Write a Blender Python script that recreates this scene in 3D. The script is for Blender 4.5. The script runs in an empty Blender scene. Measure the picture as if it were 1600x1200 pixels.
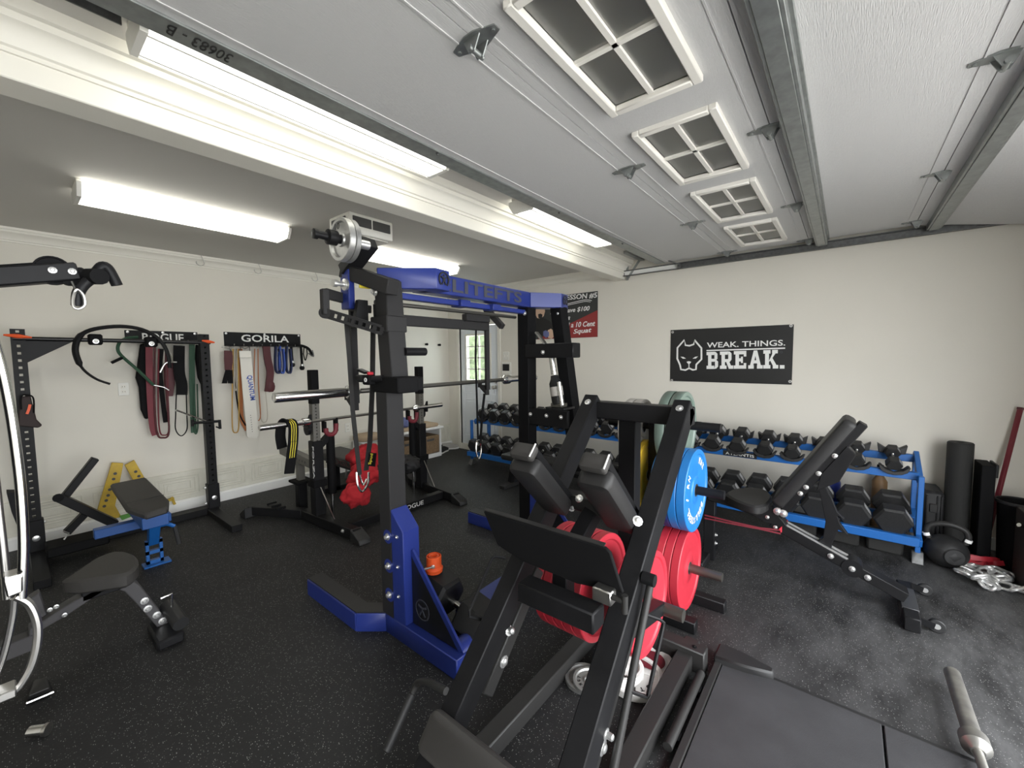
import bpy, bmesh, math, random
from mathutils import Vector as V, Matrix
random.seed(7)
sc = bpy.context.scene
col = sc.collection
# ---------------------------------------------------------------- camera
FPX = 642.1
YAW, PITCH, ROLL = 0.8876343, -0.06775201, -0.01040498
CAM = V((0.0, 0.0, 1.45))
_f = V((math.sin(YAW)*math.cos(PITCH), math.cos(YAW)*math.cos(PITCH), math.sin(PITCH)))
_r = V((math.cos(YAW), -math.sin(YAW), 0)); _u = _r.cross(_f)
R_ = _r*math.cos(ROLL) + _u*math.sin(ROLL); U_ = -_r*math.sin(ROLL) + _u*math.cos(ROLL)
cd = bpy.data.cameras.new('camera'); cam = bpy.data.objects.new('camera', cd); col.objects.link(cam)
m = Matrix.Identity(4)
for i in range(3):
    m[i][0] = R_[i]; m[i][1] = U_[i]; m[i][2] = -_f[i]; m[i][3] = CAM[i]
cam.matrix_world = m
cd.sensor_fit = 'HORIZONTAL'; cd.sensor_width = 36; cd.lens = FPX/1600*36; cd.clip_start = 0.02
sc.camera = cam
# ---------------------------------------------------------------- world, exposure
w = bpy.data.worlds.new('overcast'); sc.world = w; w.use_nodes = True
bg = w.node_tree.nodes['Background']; bg.inputs[0].default_value = (0.95, 0.975, 1.0, 1); bg.inputs[1].default_value = 9.0
sc.view_settings.view_transform = 'Standard'
try: sc.view_settings.look = 'None'
except Exception: pass
sc.view_settings.gamma = 1; sc.view_settings.use_curve_mapping = False
sc.view_settings.exposure = 0.36
TUBE = 2.8       # emission strength of the fluorescent lenses
pl = bpy.data.lights.new('garage_opening_portal', 'AREA'); pl.shape = 'RECTANGLE'; pl.size = 4.3; pl.size_y = 2.15
pl.cycles.is_portal = True
po = bpy.data.objects.new('garage_opening_portal', pl); col.objects.link(po)
po.location = (.80, -1.42, 1.05); po.rotation_euler = (math.radians(90), 0, 0)

# ---------------------------------------------------------------- measuring: a sight line of the photograph met with a real plane
def _ray(px, py): return R_*((px-800)/FPX) - U_*((py-600)/FPX) + _f
def AX(px, py, x): d = _ray(px, py); return CAM + d*(x/d.x)
def AY(px, py, y): d = _ray(px, py); return CAM + d*(y/d.y)
def AZ(px, py, z=0.0): d = _ray(px, py); return CAM + d*((z-CAM.z)/d.z)

# ---------------------------------------------------------------- materials
MATS = {}
def mat(name, color, rough=0.5, metal=0.0, noise=None, bump=0.0, bscale=80, spec=0.5, emit=None, coat=0.0, stretch=None):
    m = bpy.data.materials.new(name); m.use_nodes = True; nt = m.node_tree; b = nt.nodes['Principled BSDF']
    b.inputs['Base Color'].default_value = (*color, 1); b.inputs['Roughness'].default_value = rough
    b.inputs['Metallic'].default_value = metal; b.inputs['Specular IOR Level'].default_value = spec
    b.inputs['Coat Weight'].default_value = coat
    tc = nt.nodes.new('ShaderNodeTexCoord'); src = tc.outputs['Object']
    if stretch:
        mp = nt.nodes.new('ShaderNodeMapping'); mp.inputs['Scale'].default_value = stretch
        nt.links.new(src, mp.inputs['Vector']); src = mp.outputs['Vector']
    if noise:
        n = nt.nodes.new('ShaderNodeTexNoise'); n.inputs['Scale'].default_value = noise[0]; n.inputs['Detail'].default_value = 6
        nt.links.new(src, n.inputs['Vector'])
        r = nt.nodes.new('ShaderNodeValToRGB'); r.color_ramp.elements[0].position = 0.3; r.color_ramp.elements[1].position = 0.7
        r.color_ramp.elements[0].color = (*color, 1); r.color_ramp.elements[1].color = (*noise[1], 1)
        nt.links.new(n.outputs['Fac'], r.inputs['Fac']); nt.links.new(r.outputs['Color'], b.inputs['Base Color'])
    if bump:
        n = nt.nodes.new('ShaderNodeTexNoise'); n.inputs['Scale'].default_value = bscale; n.inputs['Detail'].default_value = 4
        nt.links.new(src, n.inputs['Vector'])
        bp = nt.nodes.new('ShaderNodeBump'); bp.inputs['Strength'].default_value = bump; bp.inputs['Distance'].default_value = 0.002
        nt.links.new(n.outputs['Fac'], bp.inputs['Height']); nt.links.new(bp.outputs['Normal'], b.inputs['Normal'])
    if emit:
        b.inputs['Emission Color'].default_value = (*emit[0], 1); b.inputs['Emission Strength'].default_value = emit[1]
    MATS[name] = m; return m

mat('wall', (0.71, 0.68, 0.61), 0.75, noise=(1.3, (0.67, 0.645, 0.575)), bump=0.12, bscale=160)
mat('block', (0.70, 0.685, 0.60), 0.8, noise=(9, (0.62, 0.60, 0.52)), bump=0.3, bscale=90)
mat('ceilingpaint', (0.60, 0.585, 0.55), 0.85, bump=0.15, bscale=220)
mat('trimwhite', (0.76, 0.74, 0.67), 0.55)
mat('basewhite', (0.80, 0.80, 0.78), 0.5)
mat('doorpaint', (0.58, 0.58, 0.58), 0.6, bump=0.9, bscale=55, stretch=(.6, 7, 1))
mat('doorwhite', (0.72, 0.76, 0.80), 0.45)
mat('winframe', (0.80, 0.78, 0.73), 0.5)
mat('galv', (0.36, 0.38, 0.375), 0.42, 0.75, noise=(25, (0.27, 0.285, 0.28)))
mat('galvdark', (0.16, 0.165, 0.165), 0.5, 0.7, noise=(40, (0.10, 0.10, 0.10)))
mat('chrome', (0.78, 0.78, 0.77), 0.16, 1.0)
mat('steel', (0.52, 0.51, 0.49), 0.32, 1.0)
mat('darksteel', (0.16, 0.155, 0.14), 0.38, 0.9)
mat('zinc', (0.75, 0.75, 0.74), 0.3, 0.85)
mat('black', (0.0075, 0.0075, 0.008), 0.42, noise=(6, (0.012, 0.012, 0.013)), spec=0.14)
mat('blackmatte', (0.007, 0.007, 0.0075), 0.65, spec=0.08)
mat('blackgloss', (0.009, 0.009, 0.01), 0.28, spec=0.35)
mat('greymetal', (0.024, 0.0235, 0.023), 0.45, 0.0, spec=0.25)
mat('charcoal', (0.024, 0.0235, 0.024), 0.5, spec=0.15)
mat('vinyl', (0.019, 0.0185, 0.0185), 0.48, bump=0.25, bscale=300, spec=0.25)
mat('vinylgrey', (0.040, 0.038, 0.036), 0.55, bump=0.25, bscale=300, spec=0.25)
mat('rubber', (0.012, 0.012, 0.0125), 0.55, bump=0.2, bscale=400)
mat('hexrubber', (0.013, 0.013, 0.0135), 0.5, noise=(14, (0.022, 0.022, 0.0225)), spec=0.35)
mat('rigblue', (0.014, 0.027, 0.165), 0.36, noise=(5, (0.017, 0.032, 0.19)))
mat('rackblue', (0.010, 0.105, 0.36), 0.38)
mat('plateblue', (0.016, 0.16, 0.46), 0.42)
mat('platenavy', (0.012, 0.03, 0.13), 0.45)
mat('platered', (0.42, 0.022, 0.038), 0.45)
mat('plateyellow', (0.72, 0.47, 0.04), 0.45)
mat('plategreen', (0.115, 0.155, 0.13), 0.4)
mat('plategrey', (0.40, 0.38, 0.35), 0.5)
mat('platewhite', (0.72, 0.70, 0.68), 0.45)
mat('iron', (0.24, 0.24, 0.235), 0.45, 0.6)
mat('platinum', (0.46, 0.46, 0.45), 0.35, 0.7, noise=(30, (0.36, 0.36, 0.35)))
mat('benchblue', (0.012, 0.07, 0.26), 0.42)
mat('yellow', (0.60, 0.40, 0.025), 0.5, noise=(12, (0.42, 0.28, 0.03)))
mat('orange', (0.80, 0.10, 0.02), 0.5)
mat('redcloth', (0.34, 0.008, 0.014), 0.9)
mat('red', (0.45, 0.015, 0.03), 0.5)
mat('redband', (0.15, 0.012, 0.022), 0.6)
mat('pouch', (0.025, 0.014, 0.013), 0.7)
mat('maroon', (0.07, 0.010, 0.014), 0.6)
mat('green', (0.015, 0.06, 0.03), 0.6)
mat('brightgreen', (0.10, 0.30, 0.05), 0.6)
mat('navycloth', (0.02, 0.03, 0.09), 0.8)
mat('denim', (0.12, 0.14, 0.30), 0.8)
mat('bandyellow', (0.45, 0.27, 0.06), 0.6)
mat('bandorange', (0.38, 0.13, 0.04), 0.6)
mat('bandtan', (0.46, 0.42, 0.35), 0.7)
mat('beltwhite', (0.70, 0.68, 0.62), 0.6)
mat('ink_white', (0.80, 0.80, 0.78), 0.6)
mat('ink_black', (0.012, 0.012, 0.012), 0.6)
mat('ink_blue', (0.03, 0.08, 0.38), 0.6)
mat('ink_yellow', (0.75, 0.62, 0.05), 0.6)
mat('ink_dull', (0.045, 0.047, 0.06), 0.5)
mat('bannerblack', (0.012, 0.012, 0.012), 0.5, bump=0.05, bscale=12)
mat('posterblack', (0.025, 0.028, 0.027), 0.5)
mat('posterred', (0.26, 0.022, 0.022), 0.5)
mat('skin', (0.62, 0.42, 0.30), 0.6)
mat('postershirt', (0.012, 0.012, 0.012), 0.6)
mat('wicker', (0.25, 0.17, 0.095), 0.8, noise=(45, (0.15, 0.095, 0.05)), bump=0.8, bscale=120)
mat('tan', (0.40, 0.30, 0.20), 0.8)
mat('plastic', (0.74, 0.73, 0.68), 0.45)
mat('slot', (0.06, 0.06, 0.06), 0.6)
mat('frame_grey', (0.045, 0.046, 0.048), 0.38, 0.2)
mat('mat_rubber', (0.022, 0.022, 0.024), 0.75, noise=(6, (0.036, 0.036, 0.039)), bump=0.5, bscale=260)
mat('concrete', (0.50, 0.48, 0.45), 0.85, noise=(3, (0.42, 0.41, 0.38)))
mat('hedge', (0.035, 0.055, 0.018), 0.8, noise=(9, (0.20, 0.22, 0.12)))
mat('postgrey', (0.13, 0.125, 0.11), 0.45, 0.3)
mat('panelbrown', (0.022, 0.015, 0.012), 0.7)
mat('hexlabel', (0.26, 0.26, 0.26), 0.45)
mat('chainsteel', (0.72, 0.72, 0.71), 0.38, 0.75)
mat('foam', (0.018, 0.018, 0.017), 0.8, bump=0.5, bscale=150)
mat('wood', (0.22, 0.13, 0.06), 0.6, noise=(10, (0.14, 0.08, 0.035)))
mat('lens', (0.9, 0.9, 0.86), 0.5, emit=((1.0, 0.985, 0.90), TUBE))
mat('lens_back', (0.9, 0.9, 0.86), 0.5, emit=((1.0, 0.985, 0.90), TUBE*2.0))
mat('frame_mid', (0.055, 0.053, 0.055), 0.5, spec=0.25)
mat('barsteel', (0.40, 0.39, 0.36), 0.35, 0.85, noise=(18, (0.27, 0.265, 0.25)))

def glass(name, color=(0.9, 0.95, 0.95), rough=0.02, mixa=0.12):
    m = bpy.data.materials.new(name); m.use_nodes = True; nt = m.node_tree; nt.nodes.clear()
    o = nt.nodes.new('ShaderNodeOutputMaterial'); t = nt.nodes.new('ShaderNodeBsdfTransparent'); g = nt.nodes.new('ShaderNodeBsdfGlossy')
    t.inputs[0].default_value = (*color, 1); g.inputs['Roughness'].default_value = rough
    mx = nt.nodes.new('ShaderNodeMixShader'); mx.inputs[0].default_value = mixa
    nt.links.new(t.outputs[0], mx.inputs[1]); nt.links.new(g.outputs[0], mx.inputs[2]); nt.links.new(mx.outputs[0], o.inputs[0])
    MATS[name] = m
glass('pane'); glass('dustypane', (0.80, 0.80, 0.78), 0.45, 0.30)

def floor_material():
    m = bpy.data.materials.new('speckled_rubber'); m.use_nodes = True; nt = m.node_tree; b = nt.nodes['Principled BSDF']
    N = nt.nodes.new; L = nt.links.new
    tc = N('ShaderNodeTexCoord')
    v = N('ShaderNodeTexVoronoi'); v.inputs['Scale'].default_value = 185; v.inputs['Randomness'].default_value = 1
    L(tc.outputs['Object'], v.inputs['Vector'])
    wn = N('ShaderNodeTexNoise'); wn.inputs['Scale'].default_value = 60; wn.inputs['Detail'].default_value = 2
    L(tc.outputs['Object'], wn.inputs['Vector'])
    lt = N('ShaderNodeMath'); lt.operation = 'LESS_THAN'; lt.inputs[1].default_value = 0.30; L(v.outputs['Distance'], lt.inputs[0])
    sep = N('ShaderNodeSeparateColor'); L(v.outputs['Color'], sep.inputs[0])
    gt = N('ShaderNodeMath'); gt.operation = 'GREATER_THAN'; gt.inputs[1].default_value = 0.74; L(sep.outputs[0], gt.inputs[0])
    mu = N('ShaderNodeMath'); mu.operation = 'MULTIPLY'; L(lt.outputs[0], mu.inputs[0]); L(gt.outputs[0], mu.inputs[1])
    mu2 = N('ShaderNodeMath'); mu2.operation = 'MULTIPLY'; L(mu.outputs[0], mu2.inputs[0]); L(sep.outputs[1], mu2.inputs[1])
    big = N('ShaderNodeTexNoise'); big.inputs['Scale'].default_value = 1.6; big.inputs['Detail'].default_value = 7; big.inputs['Roughness'].default_value = 0.62
    L(tc.outputs['Object'], big.inputs['Vector'])
    rp = N('ShaderNodeValToRGB'); rp.color_ramp.elements[0].position = 0.35; rp.color_ramp.elements[1].position = 0.72
    rp.color_ramp.elements[0].color = (0.0085, 0.0085, 0.0088, 1); rp.color_ramp.elements[1].color = (0.019, 0.019, 0.0195, 1)
    L(big.outputs['Fac'], rp.inputs['Fac'])
    mx = N('ShaderNodeMix'); mx.data_type = 'RGBA'; L(mu2.outputs[0], mx.inputs['Factor']); L(rp.outputs['Color'], mx.inputs['A'])
    mx.inputs['B'].default_value = (0.36, 0.36, 0.345, 1)
    # lighter grey mixed in as streaky patches, stronger towards the garage opening
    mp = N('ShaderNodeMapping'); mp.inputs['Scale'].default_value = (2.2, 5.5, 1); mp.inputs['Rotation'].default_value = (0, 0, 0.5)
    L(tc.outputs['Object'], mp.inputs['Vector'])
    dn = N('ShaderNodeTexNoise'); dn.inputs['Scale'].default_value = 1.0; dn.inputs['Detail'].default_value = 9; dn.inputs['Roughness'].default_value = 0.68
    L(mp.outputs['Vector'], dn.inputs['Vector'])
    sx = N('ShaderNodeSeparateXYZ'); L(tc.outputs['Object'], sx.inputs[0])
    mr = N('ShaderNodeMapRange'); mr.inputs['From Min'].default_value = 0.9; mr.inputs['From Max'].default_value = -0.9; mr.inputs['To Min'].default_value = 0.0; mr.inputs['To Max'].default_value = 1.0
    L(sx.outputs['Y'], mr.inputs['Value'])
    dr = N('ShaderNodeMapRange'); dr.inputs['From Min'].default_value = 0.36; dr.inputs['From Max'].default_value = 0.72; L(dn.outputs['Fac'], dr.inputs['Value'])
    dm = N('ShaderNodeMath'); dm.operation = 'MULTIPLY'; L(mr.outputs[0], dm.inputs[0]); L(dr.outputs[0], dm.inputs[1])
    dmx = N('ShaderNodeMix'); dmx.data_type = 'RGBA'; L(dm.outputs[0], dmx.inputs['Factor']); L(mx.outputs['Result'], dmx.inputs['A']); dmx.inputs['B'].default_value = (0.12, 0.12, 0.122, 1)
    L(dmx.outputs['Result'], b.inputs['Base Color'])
    b.inputs['Roughness'].default_value = 0.6; b.inputs['Specular IOR Level'].default_value = 0.35
    bp = N('ShaderNodeBump'); bp.inputs['Strength'].default_value = 0.35; bp.inputs['Distance'].default_value = 0.002
    L(wn.outputs['Fac'], bp.inputs['Height']); L(bp.outputs['Normal'], b.inputs['Normal'])
    MATS['floor'] = m
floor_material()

# ---------------------------------------------------------------- mesh builder
def cr(pts, k=6, closed=False):
    "Catmull-Rom smoothing of a polyline"
    P = [V(p) for p in pts]; n = len(P); out = []
    rng = range(n if closed else n-1)
    for i in rng:
        if closed: a, b, c, d = P[(i-1) % n], P[i], P[(i+1) % n], P[(i+2) % n]
        else: a, b, c, d = P[max(i-1, 0)], P[i], P[i+1], P[min(i+2, n-1)]
        for j in range(k):
            t = j/k
            out.append(0.5*((2*b) + (c-a)*t + (2*a-5*b+4*c-d)*t*t + (3*b-a-3*c+d)*t**3))
    if not closed: out.append(P[-1])
    return out

class MB:
    def __init__(s): s.bm = bmesh.new()
    def _f(s, vs):
        try: s.bm.faces.new(vs)
        except ValueError: pass
    def hexa(s, c8):
        v = [s.bm.verts.new(p) for p in c8]
        for f in ((0,3,2,1),(4,5,6,7),(0,1,5,4),(1,2,6,5),(2,3,7,6),(3,0,4,7)): s._f([v[i] for i in f])
        return s
    def box(s, x0, x1, y0, y1, z0, z1):
        return s.hexa([V(p) for p in ((x0,y0,z0),(x1,y0,z0),(x1,y1,z0),(x0,y1,z0),(x0,y0,z1),(x1,y0,z1),(x1,y1,z1),(x0,y1,z1))])
    def beam(s, p0, p1, w, h, up=(0,0,1), w1=None, h1=None):
        p0, p1, up = V(p0), V(p1), V(up); d = (p1-p0).normalized(); sd = d.cross(up)
        if sd.length < 1e-5: sd = d.cross(V((1,0,0)))
        sd.normalize(); u = sd.cross(d)
        w1 = w if w1 is None else w1; h1 = h if h1 is None else h1
        c = []
        for p, ww, hh in ((p0, w, h), (p1, w1, h1)):
            for a, b in ((-1,-1),(1,-1),(1,1),(-1,1)): c.append(p + sd*a*ww/2 + u*b*hh/2)
        return s.hexa(c)
    def rings(s, R, closed=False, caps=True):
        vs = [[s.bm.verts.new(p) for p in r] for r in R]; n = len(vs[0]); m = len(vs)
        for i in range(m if closed else m-1):
            a, b = vs[i], vs[(i+1) % m]
            for j in range(n): s._f([a[j], a[(j+1) % n], b[(j+1) % n], b[j]])
        if caps and not closed: s._f(vs[0][::-1]); s._f(vs[-1])
        return s
    def cyl(s, p0, p1, r, r1=None, n=14, caps=True):
        p0, p1 = V(p0), V(p1); d = (p1-p0).normalized(); a = d.orthogonal().normalized(); b = d.cross(a); r1 = r if r1 is None else r1
        return s.rings([[p + (a*math.cos(t)+b*math.sin(t))*rr for t in [2*math.pi*i/n for i in range(n)]] for p, rr in ((p0, r), (p1, r1))], caps=caps)
    def lathe(s, prof, p0, axis, n=32, closed=False):
        p0, d = V(p0), V(axis).normalized(); a = d.orthogonal().normalized(); b = d.cross(a)
        return s.rings([[p0 + d*t + (a*math.cos(q)+b*math.sin(q))*r for q in [2*math.pi*i/n for i in range(n)]] for r, t in prof], closed=closed)
    def tube(s, pts, r, n=9, closed=False):
        P = [V(p) for p in pts]; m = len(P); R = []; prev = None
        rr = r if isinstance(r, (list, tuple)) else [r]*m
        for i in range(m):
            if closed: t = P[(i+1) % m]-P[i-1]
            else: t = P[min(i+1, m-1)]-P[max(i-1, 0)]
            t.normalize()
            if prev is None: a = t.orthogonal().normalized()
            else:
                a = prev - t*prev.dot(t)
                a = a.normalized() if a.length > 1e-6 else t.orthogonal().normalized()
            prev = a; b = t.cross(a)
            R.append([P[i] + (a*math.cos(q)+b*math.sin(q))*rr[i] for q in [2*math.pi*k/n for k in range(n)]])
        return s.rings(R, closed=closed)
    def ribbon(s, pts, side, w, t, closed=False):
        "flat band along pts; side = direction of its width"
        P = [V(p) for p in pts]; m = len(P); R = []; sd = V(side).normalized()
        for i in range(m):
            d = (P[(i+1) % m]-P[i-1]) if closed else (P[min(i+1, m-1)]-P[max(i-1, 0)])
            n = d.cross(sd); n = n.normalized() if n.length > 1e-6 else V((0,0,1))
            s2 = n.cross(d).normalized(); 
            if s2.length < .5: s2 = sd
            ww = w[i] if isinstance(w, (list, tuple)) else w
            R.append([P[i]+s2*ww/2+n*t/2, P[i]-s2*ww/2+n*t/2, P[i]-s2*ww/2-n*t/2, P[i]+s2*ww/2-n*t/2])
        return s.rings(R, closed=closed)
    def prism(s, pts, off):
        off = V(off); a = [s.bm.verts.new(V(p)) for p in pts]; b = [s.bm.verts.new(V(p)+off) for p in pts]; n = len(a)
        s._f(a[::-1]); s._f(b)
        for i in range(n): s._f([a[i], a[(i+1) % n], b[(i+1) % n], b[i]])
        return s
    def path(s, pts, w, z0, z1):
        "mitred plan path of width w extruded from z0 to z1"
        P = [V((p[0], p[1])) for p in pts]; n = len(P); L = []; Rr = []
        for i in range(n):
            d0 = (P[i]-P[i-1]).normalized() if i else (P[1]-P[0]).normalized()
            d1 = (P[i+1]-P[i]).normalized() if i < n-1 else d0
            n0 = V((-d0.y, d0.x)); n1 = V((-d1.y, d1.x)); mm = (n0+n1).normalized(); k = w/2/max(mm.dot(n0), .3)
            L.append(P[i]+mm*k); Rr.append(P[i]-mm*k)
        for i in range(n-1):
            c = [L[i], Rr[i], Rr[i+1], L[i+1]]
            s.hexa([V((q.x, q.y, z0)) for q in c] + [V((q.x, q.y, z1)) for q in c])
        return s
    def ball(s, c, r, n=14, sc3=(1,1,1)):
        c = V(c); R = []
        for i in range(1, n//2):
            th = math.pi*i/(n//2)
            R.append([c+V((r*sc3[0]*math.sin(th)*math.cos(q), r*sc3[1]*math.sin(th)*math.sin(q), r*sc3[2]*math.cos(th))) for q in [2*math.pi*k/n for k in range(n)]])
        return s.rings(R)
    def pad(s, c, ux, uy, uz, hx, hy, hz, rad, n=5):
        "rounded cushion: rounded-rectangle outline in ux/uy, soft edges in uz"
        c, ux, uy, uz = V(c), V(ux).normalized(), V(uy).normalized(), V(uz).normalized()
        def outline(ins):
            o = []; r = max(rad-ins, .002)
            for sx, sy, a0 in ((1,1,0),(-1,1,90),(-1,-1,180),(1,-1,270)):
                for k in range(n+1):
                    a = math.radians(a0+90*k/n); o.append(((hx-ins-r)*sx + r*math.cos(a), (hy-ins-r)*sy + r*math.sin(a)))
            return o
        e = min(hz*.8, .02); R = []
        for ins, z in ((e, -hz), (e*.3, -hz+e*.3), (0, -hz+e), (0, hz-e), (e*.3, hz-e*.3), (e, hz)):
            R.append([c+ux*x+uy*y+uz*z for x, y in outline(ins)])
        return s.rings(R)
    def build(s, name, material, parent=None, bevel=0.0, ang=38, local=False):
        bm = s.bm
        bmesh.ops.recalc_face_normals(bm, faces=bm.faces)
        if bevel:
            ed = [e for e in bm.edges if len(e.link_faces) == 2 and e.calc_face_angle(0) > math.radians(50)]
            if ed: bmesh.ops.bevel(bm, geom=ed, offset=bevel, segments=1, affect='EDGES', clamp_overlap=True)
        if parent is not None and not local:
            p = parent; off = V((0,0,0))
            while p is not None: off += V(p.location); p = p.parent
            for v in bm.verts: v.co -= off
        me = bpy.data.meshes.new(name); bm.to_mesh(me); bm.free()
        me.polygons.foreach_set('use_smooth', [True]*len(me.polygons)); me.set_sharp_from_angle(angle=math.radians(ang))
        me.materials.append(MATS[material])
        o = bpy.data.objects.new(name, me); col.objects.link(o)
        if parent is not None: o.parent = parent
        return o

def tag(o, label=None, cat=None, group=None, kind=None):
    if label: o['label'] = label
    if cat: o['category'] = cat
    if group: o['group'] = group
    if kind: o['kind'] = kind
    return o
def thing(name, label, cat, loc=(0,0,0), group=None, kind=None):
    o = bpy.data.objects.new(name, None); col.objects.link(o); o.location = loc; o.empty_display_size = .1
    return tag(o, label, cat, group, kind)
def struct(name, mb, material, bevel=0.0, parent=None):
    o = mb.build(name, material, parent, bevel)
    if parent is None: o['kind'] = 'structure'
    return o
def dup(root, loc, label=None, scale=None, rotz=None):
    r = root.copy(); col.objects.link(r); r.location = loc
    if label: r['label'] = label
    if scale is not None: r.scale = (scale,)*3 if not isinstance(scale, (tuple, list)) else scale
    if rotz is not None: r.rotation_euler = (0, 0, rotz)
    for ch in list(root.children):
        c = ch.copy(); col.objects.link(c); c.parent = r
        for g in ch.children:
            d = g.copy(); col.objects.link(d); d.parent = c
    return r
def bolts(parent, pts, axis, r=.012, h=.008, material='zinc', name='bolt'):
    for p in pts:
        p = V(p); a = V(axis).normalized()
        MB().lathe([(r*1.35, -.002), (r*1.35, .002), (r*.8, .003), (r*.8, h), (r*.5, h+.003)], p, a, 10).build(name, material, parent)
def lettering(parent, body, p0, p1, h, up, material, depth=.0015, bold=0.0, name='lettering', shear=0.0):
    "raised flat print: body fitted between p0 and p1 (baseline), h tall along up"
    cu = bpy.data.curves.new('t', 'FONT'); cu.body = body; cu.offset = bold; cu.shear = shear; cu.resolution_u = 3
    t = bpy.data.objects.new('t', cu); col.objects.link(t)
    bpy.context.view_layer.update()
    me0 = bpy.data.meshes.new_from_object(t.evaluated_get(bpy.context.evaluated_depsgraph_get()))
    bpy.data.objects.remove(t); bpy.data.curves.remove(cu)
    p0, p1, up = V(p0), V(p1), V(up).normalized(); ux = (p1-p0); L = ux.length; ux.normalize(); up = (up-ux*up.dot(ux)).normalized(); nz = ux.cross(up)
    xs = [v.co.x for v in me0.vertices]; ys = [v.co.y for v in me0.vertices]
    x0, x1, y0, y1 = min(xs), max(xs), min(ys), max(ys)
    bm = bmesh.new(); bm.from_mesh(me0); bpy.data.meshes.remove(me0)
    for v in bm.verts:
        a = (v.co.x-x0)/(x1-x0)*L; b = (v.co.y-y0)/(y1-y0)*h
        v.co = p0 + ux*a + up*b + nz*depth
    mb = MB(); mb.bm.free(); mb.bm = bm
    g = bmesh.ops.extrude_face_region(bm, geom=list(bm.faces))
    for e in g['geom']:
        if isinstance(e, bmesh.types.BMVert): e.co -= nz*depth*.9
    return mb.build(name, material, parent)
ORD = ['first','second','third','fourth','fifth','sixth','seventh','eighth','ninth','tenth','eleventh','twelfth','thirteenth','fourteenth']
# ================================================================ THE ROOM
XL, XR, YF, YB = -1.6, 4.48, -1.25, 4.95
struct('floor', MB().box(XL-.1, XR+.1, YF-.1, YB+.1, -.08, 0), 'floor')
struct('driveway', MB().box(-9, 14, -14, YF-.1, -.12, -.03), 'concrete')
wb = struct('wall_back', MB().box(XL-.1, XR+.1, YB, YB+.12, 0, 2.6), 'wall')
DY0, DY1, DZ1 = 3.90, 4.69, 1.92
struct('wall_right', MB().box(XR, XR+.12, YF, DY0, 0, 2.7).box(XR, XR+.12, DY1, YB, 0, 2.7).box(XR, XR+.12, DY0, DY1, DZ1, 2.7), 'wall')
struct('wall_left', MB().box(XL-.12, XL, YF, YB, 0, 2.7), 'wall')
struct('wall_front', MB().box(XL, -1.3, YF-.12, YF, 0, 2.7).box(2.90, XR, YF-.12, YF, 0, 2.7).box(-1.3, 2.90, YF-.12, YF, 2.12, 2.7), 'wall')  # unseen front wall; right pier widened and header lowered to shade the right wall
struct('ceiling', MB().box(XL, XR, 2.11, YB, 2.45, 2.55), 'ceilingpaint'); struct('ceiling', MB().box(XL, XR, YF, 1.97, 2.50, 2.6), 'ceilingpaint')
struct('trim_1', MB().box(XL, XR, 1.97, 2.11, 2.294, 2.6), 'trimwhite', .004)          # the beam
def crown(name, axis, a0, a1, face, sgn, prof):
    mb = MB(); pts = []
    for d, z in prof:
        pts.append((a0, face+sgn*d, z) if axis == 'x' else (face+sgn*d, a0, z))
    mb.prism(pts, (a1-a0, 0, 0) if axis == 'x' else (0, a1-a0, 0)); return struct(name, mb, 'trimwhite')
PR = [(0,.35),(.012,.35),(.012,.362),(.02,.366),(.026,.385),(.045,.405),(.064,.415),(.07,.43),(.078,.432),(.08,.45),(0,.45)]
crown('trim_2', 'x', XL, XR, YB, -1, [(d, 2+z) for d, z in PR])
crown('trim_3', 'y', 2.11, YB, XR, -1, [(d, 2+z) for d, z in PR])
crown('trim_4', 'x', XL, XR, 1.97, -1, [(0,2.366),(.01,2.366),(.01,2.38),(.02,2.384),(.028,2.41),(.05,2.434),(.066,2.44),(.072,2.458),(.086,2.462),(.09,2.50),(0,2.50)])
struct('baseboard_back', MB().prism([(XL, YB, 0), (XL, YB-.045, 0), (XL, YB-.045, .085), (XL, YB-.03, .10), (XL, YB, .10)], (XR-XL, 0, 0)), 'basewhite')
struct('baseboard_right', MB().box(XR-.02, XR, YF, DY0-.06, 0, .09), 'basewhite', .004)
# lower course of pressed concrete blocks along the back wall
pl_ = MB().box(XL, XR, YB-.02, YB, .10, .37).build('block_course', 'block', wb, .004)
proto = None
for i in range(12):
    x0 = -.03 + i*.40
    if proto is None:
        mb = MB()
        for ins, t in ((.02, .010), (.05, .010), (.085, .010)):
            a, b, c, d = x0+ins+.01, x0+.39-ins, .125+ins*.72, .345-ins*.72
            for q in ((a, b, c, c+t), (a, b, d-t, d), (a, a+t, c+t, d-t), (b-t, b, c+t, d-t)): mb.box(q[0], q[1], YB-.026, YB-.019, q[2], q[3])
        mb.box(x0+.12, x0+.28, YB-.024, YB-.019, .205, .265)
        proto = mb.build('block_panel', 'block', wb, .002)
    else:
        c = proto.copy(); col.objects.link(c); c.location.x += i*.40
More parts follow.
